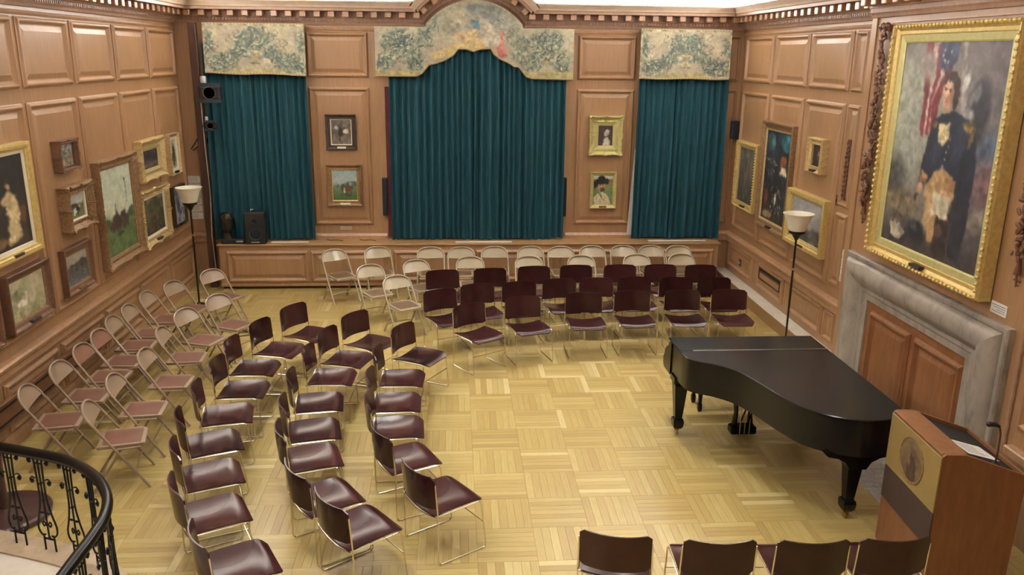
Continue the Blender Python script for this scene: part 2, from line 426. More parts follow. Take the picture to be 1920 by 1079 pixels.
# --- cornice, with the arch over the middle window
PROF = [(.0, 0), (.03, .0), (.04, .03), (.055, .05), (.055, .095), (.07, .10), (.07, .20), (.27, .205), (.27, .245), (.285, .25), (.30, .28), (.34, .325), (.355, .335), (.355, .355), (.0, .365)]
AC, AR, ZB = .33, .985, 4.25
zc = 4.66-AR; aw = .8
path = [(XL, ZB), (AC-aw, ZB)]
a0 = math.asin(aw/AR)
path += [(AC+AR*math.sin(-a0+2*a0*k/24), zc+AR*math.cos(-a0+2*a0*k/24)) for k in range(1, 24)]
path += [(AC+aw, ZB), (XR, ZB)]
def path_rows(path, prof, F):
    rows = []
    for i, p in enumerate(path):
        ns = []
        for a, b in ((i-1, i), (i, i+1)):
            if a >= 0 and b < len(path):
                dx, dz = path[b][0]-path[a][0], path[b][1]-path[a][1]; l = math.hypot(dx, dz); ns.append((-dz/l, dx/l))
        nx, nz = sum(n[0] for n in ns), sum(n[1] for n in ns); l = math.hypot(nx, nz); nx /= l; nz /= l
        c = nx*ns[0][0]+nz*ns[0][1]
        rows.append([F(p[0]+nx*h/c, p[1]+nz*h/c, d) for d, h in prof])
    return rows
def cornice(name, F, pth, cut, mat1, mat2):
    mb = MB(); mb.quadgrid(path_rows(pth, PROF[:cut], F)); o = struct(obj(name, mb, mat1))
    mb = MB(); mb.quadgrid(path_rows(pth, PROF[cut-1:], F)); obj('crown', mb, mat2, o)
    return o
cb = cornice('trim_20', FB, path, 10, 'oak_dark', 'crown')
cl = cornice('trim_21', FL, [(YF, ZB), (YB, ZB)], 10, 'oak_dark', 'crown')
cr = cornice('trim_22', FR, [(BY1+.05, ZB), (YB, ZB)], 10, 'oak_dark', 'crown')
cr2 = cornice('trim_23', FC, [(BY0, ZB), (BY1, ZB)], 10, 'oak_dark', 'crown')
# modillion blocks under the soffit
mod = MB(); mod.bevbox(-.048, .048, -.20, -.06, .115, .202, None, .008); mod_me = mod.mesh('modillion'); mod_me.materials.append(M['oak_mould'])
def place_mod(x, y, z, rz, parent, ry=0):
    o = bpy.data.objects.new('modillion', mod_me); COL.objects.link(o); o.parent = parent
    o.matrix_world = Matrix.Translation((x, y, z)) @ Matrix.Rotation(rz, 4, 'Z') @ Matrix.Rotation(ry, 4, 'Y')
SPM = .222
x = AC-aw-.12
while x > XL+.2: place_mod(x, YB, ZB, 0, cb); x -= SPM
x = AC+aw+.12
while x < XR-.2: place_mod(x, YB, ZB, 0, cb); x += SPM
for k in range(-4, 5):
    a = k*SPM/(AR+.15); place_mod(AC+AR*math.sin(a), YB, zc+AR*math.cos(a), 0, cb, a)
y = YB-.30
while y > 6.5: place_mod(XL, y, ZB, PI/2, cl); y -= SPM
y = YB-.30
while y > BY1+.2: place_mod(XR, y, ZB, -PI/2, cr); y -= SPM
y = BY1-.1
while y > 6: place_mod(XBR, y, ZB, -PI/2, cr2); y -= SPM
# fine dentil row below the modillions
def dentils(F, pts, parent):
    mb = MB()
    for u in pts: mb.box(u-.014, u+.014, ZB+.055, ZB+.09, .05, .078, F)
    o = obj('dentil_row', mb, 'oak_dark', parent); o['kind'] = 'stuff'
dentils(FB, [XL+.05+.05*k for k in range(int((AC-aw-XL)/.05)-1)]+[AC+aw+.03+.05*k for k in range(int((XR-AC-aw)/.05))], cb)
dentils(FL, [6.5+.05*k for k in range(149)], cl); dentils(FR, [BY1+.1+.05*k for k in range(95)], cr)
# cove strips (lamps hidden behind the crown; chimney breast one added to brighten the right wall)
for F, u0, u1, nm in ((FL, .5, 13.6, 'left wall'), (FR, 9.4, 13.6, 'right wall'), (FC, 5.3, 9.0, 'chimney breast, added as fill'), (FB, -4.0, -1.0, 'back wall, left of the arch'), (FB, 1.6, 4.5, 'back wall, right of the arch')):
    mb = MB(); mb.box(u0, u1, 4.63, 4.66, .10, .16, F)
    o = obj('cove_light', mb, 'cove'); tag(o, f'slim cove light strip behind the cornice of the {nm}', 'light strip')
# dark post at the left of the window
mb = MB(); mb.bevbox(-4.10, -3.985, 13.66, 13.76, 0, 4.25, None, .008)
tag(obj('dark_post', mb, 'post'), 'tall dark upright post at the left edge of the left curtain', 'post')

# ------------------------------------------------------------------ window seat along the back wall
t = thing('window_seat', 'long panelled oak window seat running under the three curtains', 'bench')
mb = MB(); mb.box(-3.89, 4.50, 13.565, YB-.001, .05, .735); obj('carcass', mb, 'oak', t)
mb = MB(); mb.box(-3.87, 4.48, 13.60, YB-.001, 0, .05); obj('plinth', mb, 'post', t)
mb = MB(); mb.bevbox(-3.92, 4.53, 13.535, YB-.001, .735, .768, None, .008); obj('seat_top', mb, 'oak_h', t)
def FS(u, v, n): return (u, 13.565-n, v)
for k in range(6):
    a = -3.775+1.372*k; panel(FS, a, a+1.335, .115, .655, t, 'front_panel')
mould(FS, -3.89, 4.5, [(0, .05), (.02, .05), (.02, .085), (0, .10)], 'skirting', 'oak_mould', t)
# white ledge on the right wall
t = thing('stone_ledge', 'low ledge with white stone top along the right wall', 'ledge')
mb = MB(); mb.box(4.615, XR-.001, BY1+.001, YB-.001, 0, .185); obj('riser', mb, 'oak_h', t)
mb = MB(); mb.bevbox(4.60, XR-.001, BY1+.001, YB-.001, .185, .21, None, .005); obj('top_slab', mb, 'ledge', t)
# heater on left wall
t = thing('baseboard_heater', 'long low brown heater casing against the left wall behind the folding chairs', 'heater')
mb = MB(); mb.bevbox(XL+.032, XL+.085, 6.9, 10.2, .30, .545, None, .006); obj('casing', mb, 'heat', t)
mb = MB(); mb.box(XL+.085, XL+.09, 6.95, 10.15, .34, .36); mb.box(XL+.085, XL+.09, 6.95, 10.15, .49, .51); obj('slot', mb, 'blackm', t)
# vent in right wainscot
t = thing('wall_vent', 'rectangular metal vent grille low on the right wall', 'vent')
rectm = MB(); rect_profile(rectm, FR, 11.50, 12.36, .46, .64, [(0, .01), (0, .024), (.02, .024), (.02, .012)]); obj('frame', rectm, 'vent', t)
bar(FR, 11.51, 12.35, .47, .63, .008, .012, 'backing', 'blackm', t)
for k in range(7): bar(FR, 11.52, 12.34, .484+.021*k, .494+.021*k, .010, .02, 'slat', 'vent', t)
t = thing('wall_socket', 'small metal socket plate on the right wall beside the vent', 'socket')
bar(FR, 13.17, 13.29, .43, .55, .014, .024, 'plate', 'switch', t, .003); mb = MB(); mb.lathe([(.02, 0), (.02, .02), (.012, .03)], 10, (XR-.054, 13.23, .49), 'x'); obj('knob', mb, 'silver', t)
t = thing('wall_switch', 'small dark switch plate on the right wall near the fireplace', 'switch')
bar(FR, 9.98, 10.05, 2.04, 2.17, 0, .012, 'plate', 'switch', t, .003); bar(FR, 10.005, 10.025, 2.09, 2.12, .012, .02, 'toggle', 'blackm', t)
# carved dark strip on narrow panel
t = thing('carved_strip', 'narrow dark carved wooden strip hanging on the right wall beside the fireplace', 'carving')
mb = MB(); mb.box(9.78, 9.87, 2.14, 2.88, .016, .03, FR); obj('board', mb, 'carved', t)
mb = MB()
for k in range(24): mb.ball(FR(9.80+.05*(k % 2)+random.uniform(-.01, .01), 2.17+.029*k, .035), .024, 7, 5, (.6, 1, 1))
obj('carving', mb, 'carved', t, True)

# ------------------------------------------------------------------ fireplace
fp = thing('fireplace', 'grey marble fireplace surround closed with two wooden panels', 'fireplace')
BP = [(0, 0), (0, .05), (.012, .065), (.04, .07), (.06, .062), (.068, .055), (.075, .075), (.10, .10), (.14, .122), (.19, .132), (.24, .130), (.29, .115), (.33, .09), (.36, .062), (.385, .045), (.40, .05), (.43, .05), (.445, .04), (.455, .032), (.53, .032), (.535, 0)]
uo0, uo1, vo = 6.09, 8.97, 1.715
def leg_rows(path):
    rows = []
    return rows
def bol(pts_fn, name):
    mb = MB(); mb.quadgrid(pts_fn); obj(name, mb, 'marble', fp, True)
sub = 8
bol([[FC(uo1-i, (vo-i*.84)*t/sub, h) for i, h in BP] for t in range(sub+1)], 'jamb')
bol([[FC(uo0+i, (vo-i*.84)*t/sub, h) for i, h in BP] for t in range(sub+1)], 'jamb')
s2 = 16
bol([[FC((uo0+i)+(uo1-uo0-2*i)*t/s2, vo-i*.84, h) for i, h in BP] for t in range(s2+1)], 'lintel')
bar(FC, 6.60, 8.45, .0, 1.29, .0, .012, 'closing_board', 'closing', fp)
for a, b in ((6.64, 7.44), (7.53, 8.33)): panel(lambda u, v, n: FC(u, v, n+.012), a, b, .10, 1.18, fp, 'wood_panel', 'closing')
# mouldings on the breast
bar(FC, 9.02, 9.13, 0, 4.25, -.001, .02, 'corner_stile', 'oak', br, .004)
bar(FC, 5.35, 8.62, 4.185, 4.20, 0, .03, 'fillet', 'oak_mould', br)
mb = MB(); rows = []
for k in range(90):
    z = .70+k*.035; rows.append([FC(5.97+.016*math.cos(q*PI/4)*(1+.25*math.sin(k*1.6+q)), z, .012+.016*math.sin(q*PI/4)) for q in range(8)])
mb.quadgrid(rows, closed_u=True); obj('rope_moulding', mb, 'oak_dark', br, True)
panel(FC, 5.32, 5.86, .95, 3.4, br); bar(FC, 5.25, 5.88, .72, .80, 0, .09, 'shelf_moulding', 'oak_mould', br, .01)
# carved garlands
def garland(y, label, top=4.17, bot=2.06):
    t = thing('carved_garland', label, 'carving', (XBR, y, 0), 0, 'garlands beside the portrait')
    rnd = random.Random(int(y*100)); mb = MB()
    for k in range(150):
        f = k/150; z = top-.08-(top-bot-.30)*f
        w = .045+.05*math.exp(-((f-.72)/.14)**2)+.03*math.exp(-((f-.33)/.08)**2)+.02*math.exp(-((f-.95)/.05)**2)
        if .60 < f < .62 or .86 < f < .88: w = .02
        dy, dn = rnd.uniform(-w, w), rnd.uniform(.036, .075)
        r = rnd.uniform(.016, .034)
        m = Matrix.Rotation(rnd.uniform(0, PI), 3, 'X') @ Matrix.Rotation(rnd.uniform(-.6, .6), 3, 'Z')
        mb.ball((-dn, dy, z), r, 7, 5, (.55, .8, 1.5), m)
    for a in range(5):   # rosettes
        zz = top-.25-(top-bot-.5)*(.05+.22*a)
        for q in range(7):
            an = 2*PI*q/7; mb.ball((-.05, .035*math.cos(an), zz+.035*math.sin(an)), .024, 7, 5, (.7, 1, 1))
        mb.ball((-.075, 0, zz), .02, 7, 5)
    obj('fruit_and_leaves', mb, 'carved', t, True)
    mb = MB()
    for q in (-1, 1):
        mb.tube([(-.03, q*.01, top-.05), (-.05, q*.05, top), (-.05, q*.09, top-.02), (-.04, q*.08, top-.06), (-.04, q*.055, top-.05)], [.02, .028, .026, .02, .015], 8)
    mb.ball((-.045, 0, top-.02), .04, 8, 6); obj('bow', mb, 'carved', t, True)
    mb = MB(); mb.tube([(-.03, 0, bot+.24), (-.03, .012, bot+.10)], [.012, .03], 8); mb.tube([(-.03, .012, bot+.10), (-.03, .0, bot), (-.03, -.03, bot+.02)], [.01, .008, .006], 6)
    mb.tube([(-.02, -.03, bot+.05), (-.02, .05, bot+.05)], .008, 6); obj('tassel', mb, 'carved', t, True)
garland(8.77, 'carved wooden fruit garland hanging left of the large naval portrait')
garland(6.15, 'carved wooden fruit garland hanging right of the large naval portrait')

# ================================================================== PAINTED CANVASES (flat art as vertex colour)
class Paint:
    def __init__(s, w, h, seed=1):
        s.w, s.h = w, h; s.r = np.random.RandomState(seed)
        s.U, s.V = np.meshgrid(np.linspace(0, 1, w), np.linspace(0, 1, h)); s.a = np.zeros((h, w, 3))
        s.asp = h/w
    def noise(s, n):
        g = s.r.rand(max(2, int(n*s.asp))+2, n+2)
        y = s.V*(g.shape[0]-1.001); x = s.U*(g.shape[1]-1.001); yi = y.astype(int); xi = x.astype(int); fy = y-yi; fx = x-xi
        fy = fy*fy*(3-2*fy); fx = fx*fx*(3-2*fx)
        return (g[yi, xi]*(1-fx)+g[yi, xi+1]*fx)*(1-fy)+(g[yi+1, xi]*(1-fx)+g[yi+1, xi+1]*fx)*fy
    def put(s, mask, col, var=0):
        c = np.array(col, float); k = np.clip(mask, 0, 1)[..., None]
        n = 1+var*(s.noise(max(6, s.w//5))-.5)[..., None]*2 if var else 1
        s.a = s.a*(1-k)+c*n*k; return s
    def grad(s, stops, wob=.05, n=6):
        v = s.V+wob*(s.noise(n)-.5)*2; out = np.zeros_like(s.a)
        for q in range(3): out[..., q] = np.interp(v, [p for p, c in stops], [c[q] for p, c in stops])
        s.a = out; return s
    def blotch(s, n, cols, amt=.5):
        f = s.noise(n); 
        for i, c in enumerate(cols):
            s.put(np.clip((s.noise(n)-.5)*6, 0, 1)*amt, c)
        return s
    def ell(s, cx, cy, rx, ry, col, rot=0, soft=.25, var=.15):
        dx, dy = s.U-cx, (s.V-cy)*s.asp; ry *= s.asp; c, k = math.cos(rot), math.sin(rot)
        d = np.sqrt(((dx*c+dy*k)/rx)**2+((-dx*k+dy*c)/ry)**2)+.12*(s.noise(14)-.5)
        return s.put((1-d)/soft+.5, col, var)
    def poly(s, pts, col, var=.15, soft=1.0):
        sub = np.zeros((s.h, s.w)); n = len(pts)
        U = s.U+.008*(s.noise(12)-.5); V = s.V+.008*(s.noise(12)-.5)
        ins = np.zeros((s.h, s.w), bool)
        for i in range(n):
            x1, y1 = pts[i]; x2, y2 = pts[(i+1) % n]
            if y1 == y2: continue
            c = ((y1 > V) != (y2 > V)) & (U < (x2-x1)*(V-y1)/(y2-y1)+x1); ins ^= c
        m = ins.astype(float)
        k = m.copy(); k[1:-1, 1:-1] = (m[1:-1, 1:-1]*2+m[:-2, 1:-1]+m[2:, 1:-1]+m[1:-1, :-2]+m[1:-1, 2:])/6
        return s.put(k, col, var)
    def strokes(s, n, box, col, lr=(.02, .05), wr=(.006, .012), var=.3, vert=False):
        u0, u1, v0, v1 = box
        for i in range(n):
            s.ell(u0+(u1-u0)*s.r.rand(), v0+(v1-v0)*s.r.rand(), s.r.uniform(*lr), s.r.uniform(*wr), np.array(col)*(1+var*(s.r.rand()-.5)*2), PI/2+s.r.uniform(-.4, .4) if vert else s.r.uniform(-.8, .8), .5, 0)
        return s
def painterly(P, k=1.0):
    n1, n2 = P.noise(max(8, P.w//4)), P.noise(max(8, P.w//4)); m1, m2 = P.noise(max(8, P.w//2)), P.noise(max(8, P.w//2))
    dx = ((n1-.5)*5+(m1-.5)*3)*k; dy = ((n2-.5)*5+(m2-.5)*3)*k
    J = np.clip(np.arange(P.w)[None, :]+dx, 0, P.w-1).astype(int); I = np.clip(np.arange(P.h)[:, None]+dy, 0, P.h-1).astype(int)
    P.a = P.a[I, J]*(1+.16*(P.noise(max(8, P.w//2))-.5)+.10*(P.noise(max(6, P.w//6))-.5))[..., None]
    b = P.a.copy(); b[1:-1, 1:-1] = (P.a[1:-1, 1:-1]*4+P.a[:-2, 1:-1]+P.a[2:, 1:-1]+P.a[1:-1, :-2]+P.a[1:-1, 2:])/8; P.a = b
    return P
def srgb2lin(a): a = np.clip(a, 0, 255)/255; return np.where(a <= .04045, a/12.92, ((a+.055)/1.055)**2.4)
def grid_mesh(name, pts, cols):
    """pts (h,w,3), cols (h,w,3 in sRGB 0..255)"""
    h, w = pts.shape[:2]; idx = np.arange(h*w).reshape(h, w)
    f = np.stack([idx[:-1, :-1], idx[1:, :-1], idx[1:, 1:], idx[:-1, 1:]], -1).reshape(-1, 4)
    me = bpy.data.meshes.new(name); me.from_pydata(pts.reshape(-1, 3).tolist(), [], f.tolist())
    at = me.color_attributes.new('Col', 'FLOAT_COLOR', 'POINT')
    L = np.ones((h*w, 4), np.float32); L[:, :3] = srgb2lin(cols.reshape(-1, 3)); at.data.foreach_set('color', L.ravel())
    me.update(); return me
def canvas(F, u0, u1, v0, v1, n, P, parent, flip=False):
    U = u0+(u1-u0)*P.U; V = v1-(v1-v0)*P.V
    pts = np.array([[F(U[i, j], V[i, j], n) for j in range(P.w)] for i in range(P.h)])
    me = grid_mesh('canvas', pts, P.a); o = obj('canvas', me, 'paint', parent); return o
TILE_N = 120
FRAMES = dict(
 plain=[(0, 0), (0, .9), (.08, 1), (.3, .95), (.55, .6), (.9, .5), (1, .45), (1, .2)],
 scoop=[(0, 0), (0, .75), (.1, 1), (.22, .98), (.35, .7), (.6, .5), (.85, .55), (.95, .6), (1, .5), (1, .2)],
 flat=[(0, 0), (0, .9), (.05, 1), (.6, 1), (.75, .75), (.95, .7), (1, .6), (1, .2)])
def picture(label, F, u0, u1, v0, v1, fw, mat, P, style='scoop', orn=0, depth=.07, liner=0, plate=False, left_is=1, beads=False, beadmat='gilt', liner_mat='liner', wire=None):
    """u0..u1 outer frame; left_is=+1 when the picture's left edge is at u0"""
    t = thing('painting', label, 'painting')
    F0 = F; F = lambda u, v, n: F0(u, v, n+.036)
    seed = int((u0+v0)*1000) % 997; rnd = np.random.RandomState(seed); nz = rnd.rand(64, 8, 4)
    prof = [(i*fw, h*depth) for i, h in FRAMES[style]]; prof[0] = (0, -.025)
    def disp(k, a, f, u, v, h):
        if not orn or k == 0 or k >= len(prof)-3: return u, v, h
        b = .5+.5*math.sin(f*TILE_N+nz[0, k, a]*6)*(.6+.4*math.sin(f*37+k))
        corner = max(math.exp(-(f/.09)**2), math.exp(-((1-f)/.09)**2), .8*math.exp(-((f-.5)/.07)**2))
        amp = orn*(.30+.8*corner)*(b-.3)
        out = orn*.9*corner if k <= 3 else 0
        du = out*(-1 if u < (u0+u1)/2 else 1) if a in (1, 3) else 0
        dv = out*(-1 if v < (v0+v1)/2 else 1) if a in (0, 2) else 0
        return u+du, v+dv, h+amp*1.3
    mb = MB(); rect_profile(mb, F, u0, u1, v0, v1, prof, 64 if orn else 1, disp if orn else None)
    fr = obj('frame', mb, mat, t, bool(orn))
    if beads:
        mb = MB(); st = beads
        for a in range(int((u1-u0-.04)/st)):
            for v in (v0+.022, v1-.022): mb.ball(F(u0+.03+st*a, v, depth*1.0), st*.36, 6, 4, (1, 1, 1))
        for a in range(int((v1-v0-.04)/st)):
            for u in (u0+.022, u1-.022): mb.ball(F(u, v0+.03+st*a, depth*1.0), st*.36, 6, 4, (1, 1, 1))
        o = obj('beading', mb, beadmat, fr, True); o['kind'] = 'stuff'
    iu0, iu1, iv0, iv1 = u0+fw, u1-fw, v0+fw, v1-fw
    if liner:
        mb = MB(); rect_profile(mb, F, iu0, iu1, iv0, iv1, [(0, depth*.2), (0, depth*.5), (liner*.8, depth*.42), (liner, depth*.35), (liner, depth*.2)]); obj('liner', mb, liner_mat, t)
        iu0 += liner; iu1 -= liner; iv0 += liner; iv1 -= liner
    a, b = (iu0, iu1) if left_is > 0 else (iu1, iu0)
    painterly(P, .30 if P.w > 100 else .45)
    canvas(F, a, b, iv0, iv1, depth*.28, P, t)
    if plate:
        mb = MB(); c = (u0+u1)/2; w = min(.09, (u1-u0)*.14)
        mb.box(c-w, c+w, v0+fw*.25+(liner*.3), v0+fw*.25+.028+(liner*.3), depth*.5, depth*1.06, F); obj('name_plate', mb, plate, t)
    if wire:
        mb = MB(); mb.tube([F(wire[0], v1-.01, .02), F(wire[1], 4.2, .02)], .0025, 5); obj('hanging_wire', mb, 'silver', t)
    return t

# --- paintings of the left wall (u = Y, picture left = camera side)
P = Paint(40, 70, 1).grad([(0, (44, 40, 42)), (.6, (38, 32, 30)), (1, (66, 52, 40))]).blotch(5, [(60, 52, 50), (30, 28, 30)])
P.poly([(.52, .36), (.72, .42), (.8, .6), (.72, .78), (.76, .92), (.4, .95), (.5, .7), (.46, .5)], (196, 176, 132), .2).ell(.56, .3, .05, .05, (188, 150, 116)).ell(.55, .26, .07, .035, (60, 44, 34)).poly([(.56, .42), (.4, .52), (.36, .46), (.52, .38)], (190, 160, 126)).ell(.25, .9, .16, .06, (120, 96, 66)).ell(.86, .66, .08, .1, (96, 66, 44)).strokes(30, (.45, .78, .5, .9), (216, 200, 160), (.02, .06), (.005, .012), .2, True)
picture('large painting of a woman in a cream dress, gilt frame and white liner', FL, 7.77, 8.78, 1.815, 2.93, .075, 'gilt', P, 'flat', 0, .075, .035, 'frame_d', beads=.02, wire=(8.42, 8.12))
P = Paint(50, 36, 2).grad([(0, (196, 188, 158)), (.5, (178, 172, 138)), (1, (140, 138, 96))]).blotch(6, [(150, 152, 118), (204, 196, 168)])
P.ell(.2, .38, .16, .14, (112, 118, 90), var=.3).ell(.3, .3, .1, .1, (128, 132, 100), var=.3).ell(.33, .62, .14, .09, (236, 230, 214)).poly([(.42, .62), (.44, .4), (.5, .36), (.48, .45), (.47, .62)], (236, 230, 216)).ell(.62, .55, .1, .14, (206, 196, 166)).strokes(40, (0, 1, .7, 1), (124, 128, 84))
picture('pale landscape painting with white swans in a wide brown frame', FL, 7.97, 8.84, 1.11, 1.70, .07, 'frame_b', P, 'plain', 0, .08, .02, 'frame_d', liner_mat='gilt_d')
P = Paint(30, 36, 22).grad([(0, (150, 140, 120)), (1, (96, 84, 64))]).blotch(6, [(80, 70, 60), (170, 160, 140)])
picture('picture at the far left edge, mostly cut off, beside the swan painting', FL, 7.05, 7.83, 1.08, 1.66, .07, 'frame_b', P, 'plain', 0, .06)
P = Paint(40, 36, 3).grad([(0, (120, 138, 146)), (.4, (150, 156, 150)), (.6, (120, 112, 96)), (1, (170, 158, 132))]).blotch(8, [(74, 84, 92), (186, 182, 166), (110, 86, 66)], .6).strokes(40, (.1, .9, .2, .7), (70, 74, 80), (.02, .06), (.01, .02), .4, True)
picture('small blue-grey landscape in ornate brown frame above the cattle painting', FL, 9.40, 9.86, 2.515, 2.855, .05, 'frame_b', P, 'scoop', .012, .085, beads=.022, beadmat='gilt_d')
P = Paint(40, 36, 4).grad([(0, (168, 176, 176)), (.35, (190, 190, 180)), (.45, (96, 104, 80)), (1, (126, 122, 84))]).ell(.3, .45, .3, .12, (64, 74, 54), var=.3).ell(.45, .66, .14, .12, (228, 224, 214)).ell(.62, .62, .12, .12, (44, 36, 34)).ell(.36, .8, .04, .1, (222, 216, 204)).ell(.58, .8, .04, .1, (60, 46, 40)).ell(.72, .52, .06, .07, (196, 150, 120))
picture('cattle painting in deep ornate brown and gilt frame, middle of three stacked pictures', FL, 9.38, 10.02, 1.84, 2.345, .105, 'gilt_d', P, 'scoop', .026, .12, .015)
P = Paint(40, 44, 5).grad([(0, (158, 152, 138)), (.3, (150, 144, 130)), (.42, (96, 92, 84)), (.75, (84, 84, 82)), (1, (104, 112, 118))]).ell(.35, .45, .3, .14, (72, 70, 64), var=.35).ell(.75, .4, .24, .14, (66, 64, 60), var=.35).strokes(60, (0, 1, .65, 1), (112, 122, 130)).strokes(30, (0, 1, .6, .9), (60, 58, 56))
picture('dim grey landscape in plain brown frame, lowest of three stacked pictures', FL, 9.22, 9.94, 1.13, 1.67, .075, 'frame_b', P, 'plain', 0, .06, .02, 'gilt_d', liner_mat='gilt_d')
P = Paint(60, 80, 6).grad([(0, (196, 206, 188)), (.35, (206, 210, 188)), (.52, (190, 196, 170)), (.58, (110, 126, 88)), (.75, (84, 106, 62)), (1, (72, 96, 54))], .02).blotch(5, [(214, 216, 196), (178, 194, 178)], .4)
P.put(np.clip((P.V-.56)*30, 0, 1)*.9, (86, 106, 64), .25)
for q in range(26):
    u = .18+.6*P.r.rand(); v = .54+.16*P.r.rand(); P.ell(u, v, .03+.04*P.r.rand(), .03+.03*P.r.rand(), (52+30*P.r.rand(), 48, 42), P.r.rand(), .5)
P.poly([(.38, .42), (.41, .42), (.47, .7), (.4, .75)], (56, 50, 44)).ell(.45, .64, .12, .07, (60, 54, 46)).ell(.5, .77, .12, .025, (48, 52, 36)).poly([(.775, .2), (.785, .2), (.79, .55), (.78, .55)], (70, 64, 56)).ell(.785, .17, .01, .02, (70, 60, 52)).ell(.1, .6, .1, .04, (80, 92, 60)).ell(.9, .56, .1, .06, (66, 80, 54))
picture('large tall painting of riders on green grass under pale sky, ornate frame', FL, 10.28, 11.52, 1.16, 2.51, .10, 'gilt_d', P, 'scoop', .022, .10, .025, liner_mat='gilt_d')
P = Paint(40, 36, 7).grad([(0, (92, 78, 72)), (.3, (58, 50, 54)), (.6, (50, 46, 54)), (.8, (130, 112, 92)), (1, (108, 94, 72))]).blotch(6, [(36, 34, 42), (80, 70, 70)], .7)
picture('dark stormy painting in wide pale gilt frame, upper picture near the corner', FL, 11.74, 12.66, 2.05, 2.615, .125, 'gilt_p', P, 'scoop', .018, .10, .03, liner_mat='gilt_g')
P = Paint(44, 40, 8).grad([(0, (132, 128, 104)), (.25, (104, 98, 74)), (1, (62, 54, 38))]).blotch(7, [(60, 56, 38), (96, 86, 58), (48, 40, 30)], .7).ell(.5, .25, .35, .16, (70, 74, 48), var=.3).strokes(30, (.2, .9, .5, .9), (120, 104, 74), (.02, .05), (.01, .02), .3, True)
picture('dark woodland painting in ornate cream and gilt frame, below the stormy painting', FL, 11.60, 12.68, 1.14, 1.925, .105, 'gilt_p', P, 'scoop', .028, .09, .03, 'frame_d')
P = Paint(24, 50, 9).grad([(0, (198, 194, 176)), (1, (176, 168, 140))]).blotch(5, [(150, 146, 130), (214, 208, 190)]).poly([(.35, .2), (.65, .2), (.75, .5), (.62, .9), (.36, .9), (.3, .5)], (70, 66, 60), .4).ell(.5, .15, .12, .05, (150, 120, 96)).ell(.25, .6, .1, .16, (96, 92, 80)).ell(.75, .7, .1, .12, (104, 96, 84))
picture('narrow upright picture of a standing dark figure, pale frame, nearest the corner', FL, 13.02, 13.48, 1.965, 2.595, .05, 'gilt_p', P, 'plain', 0, .06, .05, 'blackm')
P = Paint(36, 40, 10).grad([(0, (92, 96, 102)), (.4, (110, 112, 118)), (.7, (150, 152, 158)), (1, (132, 136, 144))]).blotch(7, [(70, 72, 80), (180, 182, 188)], .6).ell(.45, .5, .1, .22, (54, 52, 56)).ell(.7, .75, .09, .09, (206, 206, 208)).ell(.62, .7, .05, .12, (46, 44, 48))
picture('blue-grey wintry picture in thin grey frame, below the narrow upright picture', FL, 13.0, 13.56, 1.155, 1.785, .035, 'vent', P, 'plain', 0, .05, 0, 'blackm')
# --- back wall (u = X)
P = Paint(40, 48, 11).grad([(0, (112, 104, 96)), (.5, (88, 80, 72)), (1, (120, 108, 92))]).blotch(7, [(64, 58, 54), (140, 132, 120)], .5).ell(.45, .5, .12, .2, (40, 36, 36)).ell(.43, .27, .05, .05, (52, 46, 44)).ell(.72, .45, .14, .11, (214, 206, 194)).ell(.25, .3, .09, .08, (190, 182, 168)).ell(.4, .76, .04, .14, (44, 40, 40)).ell(.68, .66, .04, .12, (120, 112, 104))
picture('small sepia rider picture in dark frame on the pier left of centre curtain', FB, -2.11, -1.615, 2.28, 2.85, .075, 'frame_d', P, 'scoop', .008, .06, .014, 'paper')
P = Paint(50, 54, 12).grad([(0, (150, 178, 186)), (.3, (176, 192, 192)), (.5, (150, 168, 162)), (.56, (110, 128, 92)), (.8, (78, 104, 66)), (1, (72, 96, 62))], .02).ell(.75, .46, .3, .1, (84, 104, 92), var=.2).ell(.3, .52, .26, .06, (90, 108, 88), var=.3)
P.ell(.62, .6, .16, .1, (104, 60, 40)).ell(.44, .6, .12, .09, (60, 46, 44)).ell(.47, .66, .04, .1, (206, 198, 190)).ell(.56, .74, .025, .1, (84, 50, 36)).ell(.72, .74, .025, .1, (92, 54, 38)).ell(.78, .58, .05, .06, (92, 56, 40)).ell(.6, .48, .04, .06, (70, 64, 62)).ell(.72, .45, .04, .07, (196, 186, 172)).ell(.4, .5, .05, .05, (52, 60, 48)).ell(.5, .8, .28, .03, (52, 74, 44))
picture('painting of brown horses on green turf, gilt frame, left pier', FB, -2.135, -1.545, 1.34, 2.035, .085, 'gilt_d', P, 'scoop', .010, .07, .012, 'liner', liner_mat='gilt')
P = Paint(30, 44, 13).grad([(0, (62, 50, 50)), (1, (74, 58, 54))]).poly([(.3, .98), (.36, .72), (.46, .58), (.6, .56), (.78, .7), (.84, .98)], (214, 206, 196), .1).ell(.47, .42, .12, .13, (214, 194, 176)).ell(.6, .3, .17, .13, (196, 186, 172)).ell(.62, .42, .07, .1, (170, 160, 148)).ell(.4, .45, .03, .03, (190, 160, 144))
picture('small white bust portrait in broad carved gilt frame, right pier', FB, 2.25, 2.81, 2.205, 2.855, .105, 'gilt_g', P, 'scoop', .020, .09, .055, liner_mat='gilt_g')
P = Paint(50, 72, 14).grad([(0, (206, 208, 196)), (.1, (200, 202, 184)), (.13, (124, 116, 74)), (.3, (140, 132, 84)), (.5, (112, 138, 84)), (1, (110, 132, 84))], .02)
P.poly([(.02, 1), (.02, .74), (.22, .62), (.42, .56), (.66, .62), (.84, .76), (.9, 1)], (206, 196, 160), .1).ell(.4, .36, .17, .2, (178, 138, 112)).ell(.46, .47, .13, .09, (92, 66, 52)).ell(.47, .41, .08, .02, (74, 52, 44)).ell(.34, .33, .03, .015, (70, 50, 44)).ell(.5, .33, .03, .015, (70, 50, 44)).ell(.43, .385, .025, .035, (190, 146, 120))
